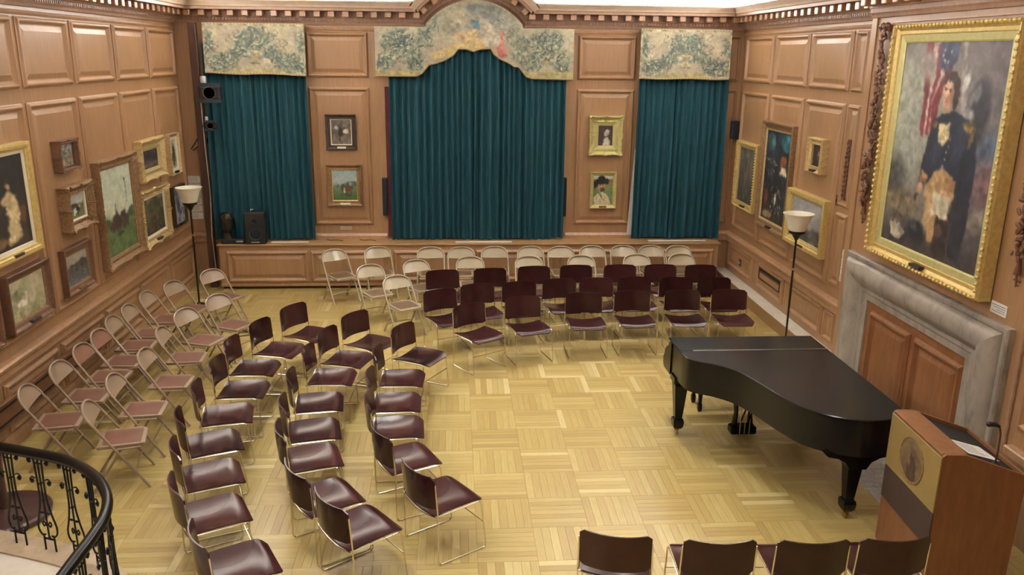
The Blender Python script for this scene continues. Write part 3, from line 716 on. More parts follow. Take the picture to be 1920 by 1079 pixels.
P.ell(.4, .2, .38, .1, (34, 34, 36), -.1).ell(.4, .12, .2, .12, (30, 30, 32)).ell(.12, .28, .12, .14, (32, 32, 34), .3).ell(.66, .2, .14, .1, (36, 36, 38)).poly([(.36, .6), (.5, .78), (.46, .8), (.3, .62)], (120, 108, 84)).ell(.55, .82, .03, .03, (130, 116, 90))
picture('portrait of a bearded man in a black hat, thin cream frame, right pier', FB, 2.30, 2.752, 1.295, 1.92, .05, 'gilt_g', P, 'plain', 0, .06, .012, 'gilt_d', liner_mat='gilt_p')
# --- right wall (u = Y, picture left = far side)
P = Paint(36, 46, 15).grad([(0, (112, 108, 98)), (.5, (84, 80, 74)), (1, (62, 62, 56))]).blotch(6, [(134, 126, 112), (60, 60, 56)], .6).strokes(26, (.1, .9, .1, .8), (120, 108, 94), (.06, .2), (.01, .02), .3, True)
picture('murky grey painting in beaded gilt frame, nearest the right corner', FR, 12.73, 13.67, 1.415, 2.50, .075, 'gilt', P, 'scoop', 0, .07, .03, 'frame_d', -1, beads=.045, liner_mat='gilt_p')
P = Paint(60, 84, 16).grad([(0, (34, 56, 70)), (.3, (40, 48, 58)), (.6, (40, 36, 36)), (1, (70, 60, 46))]).blotch(9, [(26, 28, 34), (58, 72, 82), (44, 36, 34)], .7).ell(.2, .12, .16, .1, (64, 96, 96), var=.4).ell(.8, .1, .18, .1, (54, 104, 116), var=.4).ell(.75, .3, .14, .06, (128, 72, 44)).poly([(.7, .36), (.88, .37), (.95, .45), (.62, .44)], (224, 206, 170)).strokes(60, (.1, .9, .5, .85), (30, 26, 26), (.02, .06), (.01, .03), .4, True).strokes(26, (.3, .8, .6, .9), (176, 166, 150), (.01, .04), (.006, .012), .3).strokes(14, (.1, .5, .3, .5), (140, 140, 132), (.03, .09), (.004, .008), .3).ell(.25, .93, .2, .04, (150, 126, 88)).ell(.15, .75, .08, .1, (104, 52, 44)).ell(.55, .74, .03, .08, (206, 200, 190))
picture('tall dark crowded painting with a pale lampshade, gilt frame, right wall', FR, 11.37, 12.545, 1.315, 2.905, .10, 'gilt_d', P, 'plain', 0, .08, .03, 'frame_d', -1, liner_mat='gilt_p')
P = Paint(30, 38, 17).grad([(0, (50, 40, 40)), (1, (42, 34, 34))]).ell(.55, .4, .12, .14, (150, 118, 98)).poly([(.2, 1), (.3, .65), (.5, .55), (.75, .62), (.9, 1)], (34, 28, 30)).ell(.5, .6, .06, .03, (140, 130, 120))
picture('small dark portrait in deep silver-gilt frame above the cloudy landscape', FR, 10.365, 10.81, 2.37, 2.82, .085, 'gilt_p', P, 'scoop', 0, .10, 0, 'frame_d', -1)
P = Paint(54, 44, 18).grad([(0, (166, 168, 170)), (.4, (178, 176, 172)), (.6, (150, 150, 150)), (.68, (92, 92, 92)), (1, (72, 70, 68))]).blotch(6, [(190, 188, 184), (140, 146, 152)], .4)
for q in range(24): P.ell(P.r.rand(), .72+.2*P.r.rand(), .1, .07, (70+20*P.r.rand(), 70, 68), 0, .5, .3)
picture('cloudy grey landscape in wide yellow gilt frame behind the right floor lamp', FR, 10.10, 11.32, 1.315, 2.07, .085, 'gilt', P, 'flat', 0, .09, .02, 'frame_d', -1, liner_mat='gilt_p')
# --- the large portrait over the mantel
P = Paint(150, 182, 20).grad([(0, (112, 106, 106)), (.2, (140, 138, 130)), (.45, (136, 136, 124)), (.62, (112, 106, 96)), (.8, (80, 72, 66)), (1, (50, 46, 50))], .06).blotch(4, [(160, 160, 148), (112, 104, 102)], .45)
P.put(np.clip((P.U-.55)*2.4, 0, 1)*.8, (92, 84, 88), .2).put(np.clip((P.U-.6)*3, 0, 1)*np.clip((P.V-.42)*4, 0, 1)*.6, (78, 70, 74), .35)
P.ell(.07, .33, .2, .26, (164, 166, 152), .2, .9).ell(.2, .5, .16, .2, (150, 152, 140), .1, .9).ell(.93, .47, .1, .09, (76, 88, 110), .3, .9, .3).ell(.98, .6, .14, .1, (108, 84, 86), .2, .9, .3).ell(.95, .76, .16, .05, (122, 114, 106), -.1, .8, .3)
P.ell(.06, .66, .12, .1, (74, 74, 72), .2, .8, .3).ell(.16, .78, .2, .06, (120, 106, 86), .1, .8, .3).put(np.clip((P.V-.82)*6, 0, 1)*.7, (52, 46, 46), .3)
for (u0, u1, b0, b1, cl) in ((.22, .29, .27, .31, (112, 48, 52)), (.29, .345, .31, .345, (178, 162, 156)), (.335, .40, .335, .375, (124, 50, 54)), (.385, .43, .36, .39, (172, 154, 150)), (.42, .50, .37, .42, (110, 46, 50))):
    P.poly([(u0, .0), (u1, .0), (u1+.01, .12), (b1+.01, .26), (b1, .44), (b0, .43), (b0-.01, .26), (u0+.02, .14)], cl, .25)
P.poly([(.36, 0), (.55, 0), (.54, .08), (.46, .13), (.38, .11)], (60, 66, 90), .3).strokes(6, (.38, .5, .02, .1), (186, 184, 184), (.006, .010), (.005, .008), .1)
P.ell(.25, .1, .1, .06, (150, 140, 132), .5, .8).poly([(.575, 0), (.615, 0), (.70, .32), (.65, .34)], (140, 132, 130), .3).ell(.655, .17, .025, .045, (196, 192, 188), .3, .6)
P.ell(.79, .25, .085, .10, (58, 58, 66), .4, .5).ell(.83, .33, .06, .12, (50, 50, 58), .2, .6).ell(.715, .32, .045, .035, (160, 156, 154), .2, .6).ell(.77, .22, .03, .04, (104, 104, 110), .4, .6).ell(.72, .26, .02, .06, (120, 116, 118), .3, .6)
P.poly([(.46, .60), (.58, .57), (.66, .58), (.70, .68), (.62, .80), (.60, .92), (.53, .93), (.50, .92), (.46, .78), (.41, .72), (.42, .64)], (168, 136, 96), .15).ell(.47, .76, .035, .13, (186, 154, 112), .1, .7)
P.poly([(.56, .79), (.70, .76), (.70, .99), (.56, .99)], (50, 38, 38), .3).ell(.6, .86, .04, .03, (92, 70, 60)).poly([(.70, .58), (.84, .60), (.86, .80), (.82, .97), (.72, .97), (.70, .8)], (40, 40, 50), .25)
P.poly([(.45, .33), (.58, .30), (.72, .33), (.80, .38), (.85, .50), (.85, .66), (.78, .72), (.71, .63), (.63, .585), (.55, .56), (.48, .595), (.43, .64), (.39, .67), (.33, .655), (.345, .55), (.37, .43), (.39, .37)], (36, 40, 56), .2)
P.ell(.47, .48, .05, .08, (48, 54, 74), .2, .8).ell(.68, .45, .05, .1, (44, 50, 68), .2, .8).ell(.74, .56, .03, .1, (30, 32, 44), .1, .7).poly([(.46, .365), (.53, .35), (.57, .36), (.565, .43), (.52, .47), (.475, .45)], (190, 174, 128), .3).strokes(10, (.47, .55, .37, .45), (214, 204, 176), (.008, .018), (.003, .006), .15)
P.poly([(.455, .315), (.52, .33), (.59, .30), (.60, .34), (.53, .37), (.46, .355)], (34, 34, 44), .2)
P.ell(.505, .225, .052, .075, (194, 156, 130), -.08, .3, .08).ell(.53, .25, .03, .05, (150, 112, 94), 0, .8, .1).ell(.485, .20, .03, .03, (214, 180, 154), 0, .8, .05).ell(.515, .275, .03, .03, (176, 136, 114), 0, .8)
P.poly([(.445, .185), (.46, .15), (.50, .13), (.56, .135), (.60, .17), (.615, .23), (.60, .29), (.575, .30), (.555, .25), (.55, .20), (.52, .17), (.48, .165), (.458, .20)], (56, 44, 40), .3)
P.ell(.478, .212, .010, .005, (66, 50, 46)).ell(.515, .213, .011, .005, (66, 50, 46)).ell(.478, .204, .016, .004, (96, 70, 58)).ell(.517, .204, .016, .004, (96, 70, 58)).ell(.490, .235, .006, .018, (206, 168, 140)).ell(.494, .250, .010, .004, (140, 98, 82)).ell(.490, .266, .016, .005, (158, 92, 84)).ell(.5, .288, .014, .006, (184, 146, 120))
P.ell(.735, .365, .055, .022, (128, 106, 66), .2, .6, .4).ell(.775, .41, .018, .045, (112, 92, 60), .2, .7, .4).ell(.42, .375, .024, .014, (112, 92, 60), -.3, .7, .4)
for q in range(5): P.ell(.585-.008*q, .43+.033*q, .006, .005, (180, 154, 96))
P.poly([(.345, .60), (.42, .615), (.405, .665), (.335, .655)], (150, 112, 78), .2).ell(.352, .688, .028, .030, (184, 142, 116), .2, .4).poly([(.30, .735), (.335, .71), (.35, .72), (.315, .765)], (62, 48, 44)).poly([(.605, .60), (.70, .615), (.68, .67), (.605, .655)], (150, 112, 78), .2).ell(.605, .685, .045, .020, (192, 150, 122), .25, .4).strokes(4, (.57, .62, .685, .70), (166, 122, 100), (.010, .016), (.002, .004), .1)
P.poly([(.50, .675), (.58, .70), (.66, .695), (.675, .80), (.63, .805), (.57, .795), (.495, .81)], (204, 196, 172), .12).ell(.60, .75, .03, .05, (186, 176, 150), 0, .8).ell(.38, .905, .095, .055, (36, 36, 42), .2, .5).ell(.35, .88, .04, .02, (70, 70, 78), .2, .7).poly([(.07, .90), (.14, .875), (.19, .89), (.26, .93), (.20, .975), (.10, .96)], (168, 160, 144), .3).strokes(14, (.05, .3, .8, .9), (92, 84, 66), (.01, .03), (.004, .008), .4)
picture('huge full-length portrait of a naval officer with flag, heavy gold frame above fireplace', FC, 6.45, 8.43, 1.845, 4.155, .10, 'gilt', P, 'scoop', 0, .11, .075, 'frame_d', -1, beads=.06, liner_mat='gilt_g')

# ================================================================== CURTAINS AND VALANCES
def curtain(name_label, x0, x1, z0, z1, y, folds, seed, flare=.02):
    rnd = np.random.RandomState(seed); n = folds*10; nz = 14
    w = rnd.uniform(.7, 1.3, folds); e = np.concatenate([[0], np.cumsum(w)/w.sum()])
    amp = rnd.uniform(.6, 1.15, folds); ph = rnd.uniform(-.02, .02, folds+1)
    t = np.linspace(0, 1, n+1); k = np.clip(np.searchsorted(e, t, side='right')-1, 0, folds-1); f = (t-e[k])/(e[k+1]-e[k])
    rows = []
    for i in range(nz+1):
        v = i/nz; z = z1+(z0-z1)*v
        a = .036*(1+.35*v)*amp[k]
        off = a*np.cos(2*PI*f)+.007*np.sin(9*t*PI+3*v+seed)
        xx = x0-flare*v*(.5-t)*2+(x1-x0)*t+.008*np.sin(2.5*v+20*t+seed)*v
        hem = .012*np.sin(13*t+seed)*v if i == nz else 0
        rows.append([(xx[j], y-off[j], z+(hem[j] if i == nz else 0)) for j in range(n+1)])
    mb = MB(); mb.quadgrid(rows); b = [[(x, yy+.012, z) for x, yy, z in r] for r in rows]; mb.quadgrid([list(reversed(r)) for r in b])
    o = obj('curtain', mb, 'velvet', None, True, recalc=False); return tag(o, name_label, 'curtain', 'teal velvet curtains')
YC = 13.86
curtain('teal velvet curtain covering the left window beside the speaker', -3.97, -2.37, .79, 3.95, YC, 15, 3)
curtain('left half of the wide teal curtain under the arched valance', -1.05, .36, .785, 4.15, YC, 13, 5)
curtain('right half of the wide teal curtain under the arched valance', .335, 1.82, .785, 4.15, YC-.02, 14, 8)
curtain('teal velvet curtain covering the right window', 3.045, 4.54, .79, 3.95, YC, 14, 11)
# things beside the curtains
mb = MB(); mb.box(-1.135, -1.06, YB-.06, YB-.02, .80, 3.30); tag(obj('red_curtain_lining', mb, 'red'), 'strip of dark red cloth left of the wide teal curtain', 'cloth')
mb = MB(); mb.prism([(2.975, .80), (3.07, .80), (3.07, 2.3), (3.045, 2.3)], YB-.045, YB-.03, lambda x, z, y: (x, y, z)); tag(obj('white_lining', mb, 'white'), 'sliver of white lining at the left edge of the right curtain', 'cloth')
def slim_speaker(x, y, z, w, h, d, label, rz=0):
    t = thing('wall_speaker', label, 'speaker', (x, y, z), rz, 'slim dark wall boxes')
    mb = MB(); mb.bevbox(-w/2, w/2, -d, 0, 0, h, None, .006); obj('housing', mb, 'navy', t)
    mb = MB()
    for k in range(int(h/.02)-1): mb.box(-w/2+.008, w/2-.008, -d-.003, -d, .012+.02*k, .024+.02*k)
    obj('grille', mb, 'blackm', t)
slim_speaker(-1.18, YB, 1.18, .08, .63, .10, 'slim dark navy box fixed left of the wide curtain')
slim_speaker(1.865, YB, 1.16, .06, .66, .10, 'slim dark navy box fixed right of the wide curtain')
slim_speaker(4.73, YB-.02, 2.49, .12, .30, .12, 'small dark navy speaker high in the right corner')

def tapestry_art(w, h, seed, wide=False):
    P = Paint(w, h, seed); P.a[:] = (176, 168, 142); P.blotch(10, [(200, 192, 164), (158, 150, 130), (168, 156, 140)], .7)
    def cluster(cx, cy, rx, ry, n, s):
        P.ell(cx, cy, rx*.92, ry*.92, (146, 148, 128), 0, .7, .3)
        for q in range(n):
            a, d = P.r.rand()*2*PI, P.r.rand()**.6; u, v = cx+rx*d*math.cos(a), cy+ry*d*math.sin(a); k = s*P.r.uniform(.8, 1.5); rot = P.r.rand()*PI
            col = [(112, 126, 118), (132, 144, 124), (156, 162, 138), (92, 106, 104), (184, 182, 154), (200, 194, 166)][P.r.randint(6)]
            P.ell(u+.12*k, v+.22*k, k*1.15, k*.66, (66, 76, 76), rot, .5, 0); P.ell(u, v, k, k*.5, col, rot, .5, 0)
    def urn(cx, cy, s):
        for q in (-1, 1):
            P.ell(cx+q*s*.9, cy+.06, s*.5, s*1.1, (126, 136, 130), q*.5, .5)
            P.ell(cx+q*s*1.0, cy+.02, s*.3, s*.7, (170, 172, 152), q*.5, .5)
        P.ell(cx, cy+.05, s*.75, s*.8, (166, 148, 116)); P.ell(cx, cy-.03, s*.9, s*.35, (186, 170, 134)); P.ell(cx, cy+.2, s*.9, s*.25, (86, 96, 92)); P.ell(cx, cy+.16, s*.3, s*.7, (150, 140, 112))
    return P, cluster, urn
def art_side(seed, w=150, h=76):
    P, cl, urn = tapestry_art(w, h, seed)
    cl(.5, .3, .20, .24, 110, .022); cl(.16, .74, .15, .18, 70, .021); cl(.84, .74, .15, .18, 70, .021); cl(.05, .32, .05, .24, 24, .02); cl(.95, .32, .05, .24, 24, .02); cl(.33, .55, .1, .13, 28, .02); cl(.67, .55, .1, .13, 28, .02); urn(.5, .55, .06)
    for q in range(10):   # scrolling ribbons
        u = P.r.uniform(.1, .9); v = P.r.uniform(.1, .5)
        for a in range(9): P.ell(u+.025*math.sin(a*.8), v+.02*a-.05, .006, .012, (116, 104, 92), 0, .6, 0)
    P.put((P.V > .86)*np.clip(1-np.abs(P.U-.5)*2.6, 0, 1)*2, (168, 158, 116), .15).put(((P.V > .95) | (P.V < .04) | (P.U < .015) | (P.U > .985))*1.0, (166, 158, 132), .3)
    painterly(P, .1)
    return P
def art_mid():
    P, cl, urn = tapestry_art(360, 134, 41)
    for cx in (.12, .86): cl(cx, .56, .088, .21, 120, .012); cl(cx-.07, .78, .045, .13, 30, .011); cl(cx+.075, .76, .045, .16, 30, .011); urn(cx, .72, .028)
    cl(.25, .42, .045, .2, 20, .011); cl(.73, .62, .05, .22, 26, .011); cl(.68, .35, .04, .18, 14, .010); cl(.30, .25, .03, .1, 10, .010)
    P.ell(.5, .22, .2, .22, (158, 154, 138), 0, .6).ell(.42, .2, .06, .12, (176, 168, 144)).ell(.58, .15, .06, .1, (134, 136, 128)).ell(.5, .1, .05, .06, (130, 134, 128)).ell(.38, .35, .05, .1, (150, 146, 126))
    P.poly([(.31, .64), (.42, .52), (.5, .46), (.56, .5), (.55, .6), (.44, .63), (.33, .68)], (200, 176, 128), .1).ell(.47, .44, .05, .06, (206, 180, 138), -.5).ell(.42, .45, .035, .05, (196, 172, 134)).poly([(.28, .66), (.42, .58), (.6, .6), (.62, .66), (.4, .7), (.28, .74)], (190, 174, 124), .1).ell(.56, .4, .035, .14, (182, 172, 150)).ell(.59, .5, .05, .1, (190, 182, 160))
    P.poly([(.62, .36), (.65, .4), (.64, .55), (.66, .7), (.62, .72), (.6, .6), (.63, .5)], (190, 128, 116), .2).strokes(14, (.59, .66, .55, .72), (178, 104, 98), (.008, .016), (.004, .007), .2).poly([(.475, .24), (.52, .24), (.52, .36), (.49, .34)], (100, 126, 140), .2).strokes(8, (.58, .66, .2, .36), (96, 118, 124), (.01, .02), (.004, .006), .2)
    painterly(P, .1)
    P.put((P.V > .9)*1.0*((P.U < .23) | (P.U > .74)), (170, 160, 116), .15)
    return P
def valance(label, x0, x1, ztop, zbot, P, y=13.79):
    """ztop/zbot are functions of x; art is sampled in the box of the whole cloth"""
    nx, nz = P.w, P.h
    xs = np.linspace(x0, x1, nx); zt = np.array([ztop(x) for x in xs]); zb = np.array([zbot(x) for x in xs]); zmax, zmin = zt.max(), zb.min()
    pts = np.zeros((nz, nx, 3)); col = np.zeros((nz, nx, 3))
    for i in range(nz):
        z = zt+(zb-zt)*i/(nz-1); r = np.clip(((zmax-z)/(zmax-zmin)*(P.h-1)), 0, P.h-1).astype(int)
        pts[i, :, 0] = xs; pts[i, :, 2] = z; pts[i, :, 1] = y-.012*np.sin(xs*5+x0)*(i/nz)-.02*(i/nz)
        c = P.a[r, np.arange(nx)]
        if i >= nz-3 or i < 2: c = c*.0+np.array((168, 162, 126))*(1+.15*np.sin(np.arange(nx)*1.3))[:, None]
        col[i] = c
    t = thing('valance', label, 'valance')
    me = grid_mesh('cloth', pts, col); o = obj('cloth', me, 'tapestry', t, recalc=False)
    s = o.modifiers.new('thick', 'SOLIDIFY'); s.thickness = .012; s.offset = -1
    mb = MB(); mb.box(x0+.01, x1-.01, y+.02, YB, min(zt[0], zt[-1])-.06, min(zt[0], zt[-1])-.02); obj('pelmet_board', mb, 'oak_dark', t)
    mb = MB(); mb.tube([(x, pts[-1, j, 1]-.004, z) for j, (x, z) in list(enumerate(zip(xs, zb)))[::3]], .009, 6); obj('fringe_cord', mb, 'gilt_d', t, True)
lin_ = lambda a, b, x0, x1: (lambda x: a+(b-a)*(x-x0)/(x1-x0))
valance('tapestry valance with urn and foliage above the left curtain', -3.92, -2.35, lambda x: 4.255, lambda x: 3.49-.02*(x+3.92)/1.57+.008*math.sin(x*6), art_side(31))
valance('tapestry valance with urn and foliage above the right curtain', 3.02, 4.52, lambda x: 4.255, lambda x: 3.47+.006*math.sin(x*7), art_side(33))
BOT = [(-1.26, 3.47), (-.6, 3.47), (-.51, 3.52), (-.4, 3.65), (-.3, 3.67), (-.15, 3.72), (-.01, 3.8), (.07, 3.9), (.19, 3.9), (.31, 3.86), (.42, 3.9), (.59, 3.91), (.63, 3.83), (.72, 3.76), (.9, 3.68), (.97, 3.63), (1.04, 3.63), (1.16, 3.48), (1.25, 3.45), (1.92, 3.44)]
def arch_top(x): return 4.235 if abs(x-AC) > aw-.03 else max(4.235, zc+math.sqrt(max(0, AR*AR-(x-AC)**2))-.01)
valance('wide arched tapestry valance with figures above the centre curtain', -1.255, 1.93, arch_top, lambda x: float(np.interp(x, [b[0] for b in BOT], [b[1] for b in BOT])), art_mid())

# ================================================================== CHAIRS
def arc_path(pts, r, seg=4):
    """polyline with rounded corners"""
    P = [Vector(p) for p in pts]; out = [P[0]]
    for i in range(1, len(P)-1):
        a, b = (P[i-1]-P[i]), (P[i+1]-P[i]); rr = min(r, a.length*.45, b.length*.45); A = P[i]+a.normalized()*rr; B = P[i]+b.normalized()*rr
        for k in range(seg+1):
            t = k/seg; out.append(A*(1-t)**2+P[i]*2*t*(1-t)+B*t*t)
    return [tuple(p) for p in out+[P[-1]]]
def surf(fn, nu, nv, th, nrm):
    """thick curved sheet: fn(u,v)->point for u in -1..1, v in 0..1, offset th along nrm(u,v)"""
    mb = MB(); top = [[Vector(fn(-1+2*i/nu, j/nv)) for i in range(nu+1)] for j in range(nv+1)]
    bot = [[p-Vector(nrm(-1+2*i/nu, j/nv))*th for i, p in enumerate(r)] for j, r in enumerate(top)]
    a = mb.quadgrid(top); b = mb.quadgrid([list(reversed(r)) for r in bot]); n1, n0 = nv+1, nu+1
    def T(j, i): return a+j*n0+i
    def Bt(j, i): return b+j*n0+(nu-i)
    for i in range(nu): mb.f += [(T(0, i), Bt(0, i), Bt(0, i+1), T(0, i+1)), (T(nv, i+1), Bt(nv, i+1), Bt(nv, i), T(nv, i))]
    for j in range(nv): mb.f += [(T(j+1, 0), Bt(j+1, 0), Bt(j, 0), T(j, 0)), (T(j, nu), Bt(j, nu), Bt(j+1, nu), T(j+1, nu))]
    return mb
def make_stacking():
    t = thing('stacking_chair', 'x', 'chair')
    def seat(u, v):
        hw = .236
        if v > .86: hw -= .05*((v-.86)/.14)**2
        if v < .08: hw -= .012*((.08-v)/.08)**2
        dip = .030*(1-u*u)*(1-v)**1.5+.012*(1-u*u)*(1-abs(2*v-1)**2)
        z = .437-dip+.010*v*(1-v)*4*(u*u) - (.034*((v-.80)/.20)**2 if v > .80 else 0)+.006*v
        return (u*hw, -.012+.468*v, z)
    obj('seat', surf(seat, 12, 16, .011, lambda u, v: (0, 0, 1)), 'maroon', t, True)
    def back(u, v):
        x = u*.243; z0, z1 = .482, .762
        e = max(0, abs(u)-.86)/.14
        top = z1-.030*e*e; bot = z0+.020*e*e
        return (x, -.004-.066*(1-u*u)-.022*v, bot+(top-bot)*v)
    obj('backrest', surf(back, 14, 6, .011, lambda u, v: (0, -1, 0)), 'maroon', t, True)
    for s in (-1, 1):
        x = .25*s
        mb = MB(); mb.tube(arc_path([(x*.985, -.018, .70), (x, 0, .45), (x, 0, .007), (x, .455, .007), (x*.985, .405, .430), (x*.98, .01, .426)], .035, 3), .0062, 6); obj('side_frame', mb, 'chrome', t, True)
    mb = MB(); mb.tube([(-.247, .428, .235), (.247, .428, .235)], .005, 6); obj('stretcher', mb, 'chrome', t, True)
    mb = MB(); mb.tube([(.247*q/6, -.014-.010*(1-(q/6)**2), .428-.032*(1-(q/6)**2)) for q in range(-6, 7)], .0055, 6); obj('rear_rail', mb, 'chrome', t, True)
    return t
def make_folding(body, pad, flat=False):
    t = thing('folding_chair', 'x', 'chair')
    d = Vector((0, -.5, .79)).normalized(); nrm = Vector((0, -d.z, d.y))      # nrm points to the rear
    def on(x, s, off=0): p = d*s+nrm*off; return (x, p.y, p.z)
    Ls = .935; s0 = .778; hw = .215; hs = Ls-s0
    side = [on(.222, .006), on(.218, .40), on(hw, s0)]
    arch = [on(hw*(abs(math.cos(a))**.87)*(1 if math.cos(a) > 0 else -1), s0+hs*(abs(math.sin(a))**.87)) for a in [PI*k/16 for k in range(1, 16)]]
    path = side+arch+[(-x, y, z) for x, y, z in reversed(side)]
    mb = MB(); mb.tube(path, .0125, 8); obj('tube_frame', mb, body, t, True)
    def bk(u, v):
        sb = .748; x = u*hw*.985
        e = max(0.0, 1-abs(u)**(1/.435))**.435 if abs(u) < 1 else 0
        st = s0+hs*e-.004; return on(x, sb+(st-sb)*v, .022*(1-u*u))
    obj('backrest', surf(bk, 14, 6, .004, lambda u, v: tuple(-nrm)), 'pad_b' if flat else body, t, True)
    def seat(u, v):
        hwx = .186-(.03*((v-.8)/.2)**2 if v > .8 else 0); return (u*hwx, -.405+.39*v, .432-.012*((v-.85)/.15)**2 if v > .85 else .432)
    obj('seat', surf(seat, 8, 14, .026, lambda u, v: (0, 0, 1)), body, t, True)
    def pd(u, v): x, y, z = seat(u*.9, .06+v*.86); return (x, y, .4365-.006*max(abs(u), abs(2*v-1))**6)
    obj('seat_pad', surf(pd, 8, 10, .006, lambda u, v: (0, 0, 1)), pad, t, True)
    for s in (-1, 1):
        mb = MB(); mb.tube([(s*.196, -.20, .405), (s*.20, -.34, .20), (s*.20, -.47, .008)], .0115, 8); obj('rear_leg', mb, body, t, True)
        mb = MB(); mb.tube([(s*.205, -.27, .40), (s*.205, -.05, .405)], .008, 6); obj('side_rail', mb, body, t, True)
    mb = MB(); mb.tube([(-.20, -.385, .125), (-.12, -.39, .142), (.12, -.39, .142), (.20, -.385, .125)], .008, 6); obj('rear_stretcher', mb, body, t, True)
    mb = MB(); mb.tube([(-.219, -.10, .158), (-.12, -.105, .172), (.12, -.105, .172), (.219, -.10, .158)], .008, 6); obj('front_stretcher', mb, body, t, True)
    return t
ORD = ['first', 'second', 'third', 'fourth', 'fifth', 'sixth', 'seventh', 'eighth', 'ninth', 'tenth', 'eleventh', 'twelfth', 'thirteenth']
_used = set()
def put(proto, x, y, h, label, group):
    o = proto if proto.name not in _used else copy_tree(proto)
    _used.add(proto.name); o.location = (x, y, 0); o.rotation_euler = (0, 0, math.radians(h-90)); o['label'] = label; o['group'] = group
def rowlabel(kind, n, i, end, row):
    pos = {0: f'{end[0]}', n-1: f'{end[1]}'}.get(i, f'{ORD[i]} from the {end[2]}')
    return f'{kind}, {pos}, {row}'
ST = make_stacking()
A = [(-1.685, 4.962, 27.5), (-2.038, 5.64, 26), (-2.232, 6.261, 21.6), (-2.381, 6.859, 21.2), (-2.433, 7.503, 11.2), (-2.433, 8.17, -.2), (-2.449, 8.799, -3.4), (-2.289, 9.434, -16.2), (-2.02, 10.052, -29.7)]
B = [(-.889, 5.373, 36.5), (-1.207, 5.83, 31.6), (-1.457, 6.553, 16.4), (-1.539, 7.119, 11.1), (-1.595, 7.775, 6.5), (-1.561, 8.495, -3), (-1.458, 9.10, -18), (-1.219, 9.709, -34.3)]
Cc = [(-.288, 5.808, 33.6), (-.619, 6.483, 25.2), (-.766, 7.171, 2.9), (-.816, 7.76, 1.1), (-.805, 8.425, -2.4), (-.607, 9.205, -29.9)]
LE = ('nearest the camera', 'farthest from the camera', 'camera end')
for L, row in ((A, 'outer maroon row beside the folding chairs'), (B, 'middle maroon row facing the piano'), (Cc, 'inner maroon row edging the open floor')):
    for i, (x, y, h) in enumerate(L): put(ST, x, y, h, rowlabel('maroon chair', len(L), i, LE, row), 'maroon stacking chairs')
R1 = [(.176, 10.037, -56.7), (.88, 10.333, -74.5), (1.708, 10.495, -89.1), (2.38, 10.57, -88.7), (3.074, 10.589, -90.3), (3.726, 10.589, -91.7)]
R2_ = [(-.205, 10.71, -63.9), (.30, 10.978, -73), (.885, 11.07, -80), (1.467, 11.211, -81.9), (2.002, 11.251, -86.2), (2.559, 11.293, -87.2), (3.158, 11.247, -88.4), (3.714, 11.233, -88.3)]
R3 = [(-.191, 11.751, -79.7), (.51, 11.834, -82.3), (1.174, 11.946, -85.6), (1.818, 11.997, -87.2), (2.491, 12.008, -88.6), (3.113, 12.005, -88.3), (3.728, 11.965, -89.3)]
NN = [(1.063, 4.835, 76), (1.736, 4.724, 87), (2.36, 4.692, 88), (2.92, 4.69, 90)]
XE = ('leftmost', 'rightmost', 'left')
for L, row in ((R1, 'front maroon row facing the camera'), (R2_, 'middle maroon row facing the camera'), (R3, 'rear maroon row facing the camera'), (NN, 'row at the bottom edge seen from behind')):
    for i, (x, y, h) in enumerate(L): put(ST, x, y, h, rowlabel('maroon chair', len(L), i, XE, row), 'maroon stacking chairs')
FT = make_folding('fold_dim', 'pad_r'); FT2 = make_folding('fold_dim', 'pad_r', True); FB_ = make_folding('fold', 'pad')
F_ = [(-3.56, 7.533, 9.5), (-3.544, 8.103, 2.5), (-3.54, 8.615, .5), (-3.551, 9.075, -1.5), (-3.602, 9.612, 2.4), (-3.587, 10.067, .9), (-3.57, 10.616, -2.8), (-3.422, 11.033, -15.8), (-3.13, 11.538, -31.9)]
G_ = [(-2.834, 7.16, 14.1), (-2.862, 7.749, 5.6), (-2.815, 8.439, 1.2), (-2.884, 9.188, 4), (-2.878, 9.71, -20.1), (-2.685, 10.266, -28.1)]
for i, (x, y, h) in enumerate(F_): put(FT2 if i in (2, 3) else FT, x, y, h, rowlabel('dimmed beige folding chair' if i not in (2, 3) else 'padded-back folding chair', 9, i, LE, 'row against the left wall'), 'folding chairs on the left')
for i, (x, y, h) in enumerate(G_): put(FT, x, y, h, rowlabel('dimmed beige folding chair', 6, i, LE, 'second row from the left wall'), 'folding chairs on the left')
HB = [(-1.7, 12.637, -57.6), (-1.131, 12.762, -72.2), (-.388, 12.704, -88), (.108, 12.693, -88), (.651, 12.728, -88), (1.243, 12.725, -88), (1.743, 12.709, -88), (2.268, 12.745, -88), (2.787, 12.758, -88), (3.25, 12.748, -88.5), (3.71, 12.739, -88.4)]
HM = [(-.398, 11.892, -61.9), (.261, 12.03, -85), (1.164, 12.045, -87), (1.987, 12.077, -88), (2.867, 12.134, -90), (3.594, 12.147, -90)]
HF = [(-1.053, 11.622, -60.3), (-.611, 10.976, -59.5)]
for L, row in ((HB, 'back row along the window seat'), (HM, 'row just behind the maroon chairs')):
    for i, (x, y, h) in enumerate(L): put(FB_, x, y, h, rowlabel('beige folding chair', len(L), i, XE, row), 'folding chairs at the back')
put(FB_, *HF[0], 'beige folding chair standing apart, behind the foremost beige one', 'folding chairs at the back')
put(FB_, *HF[1], 'foremost beige folding chair, left of the maroon rows', 'folding chairs at the back')

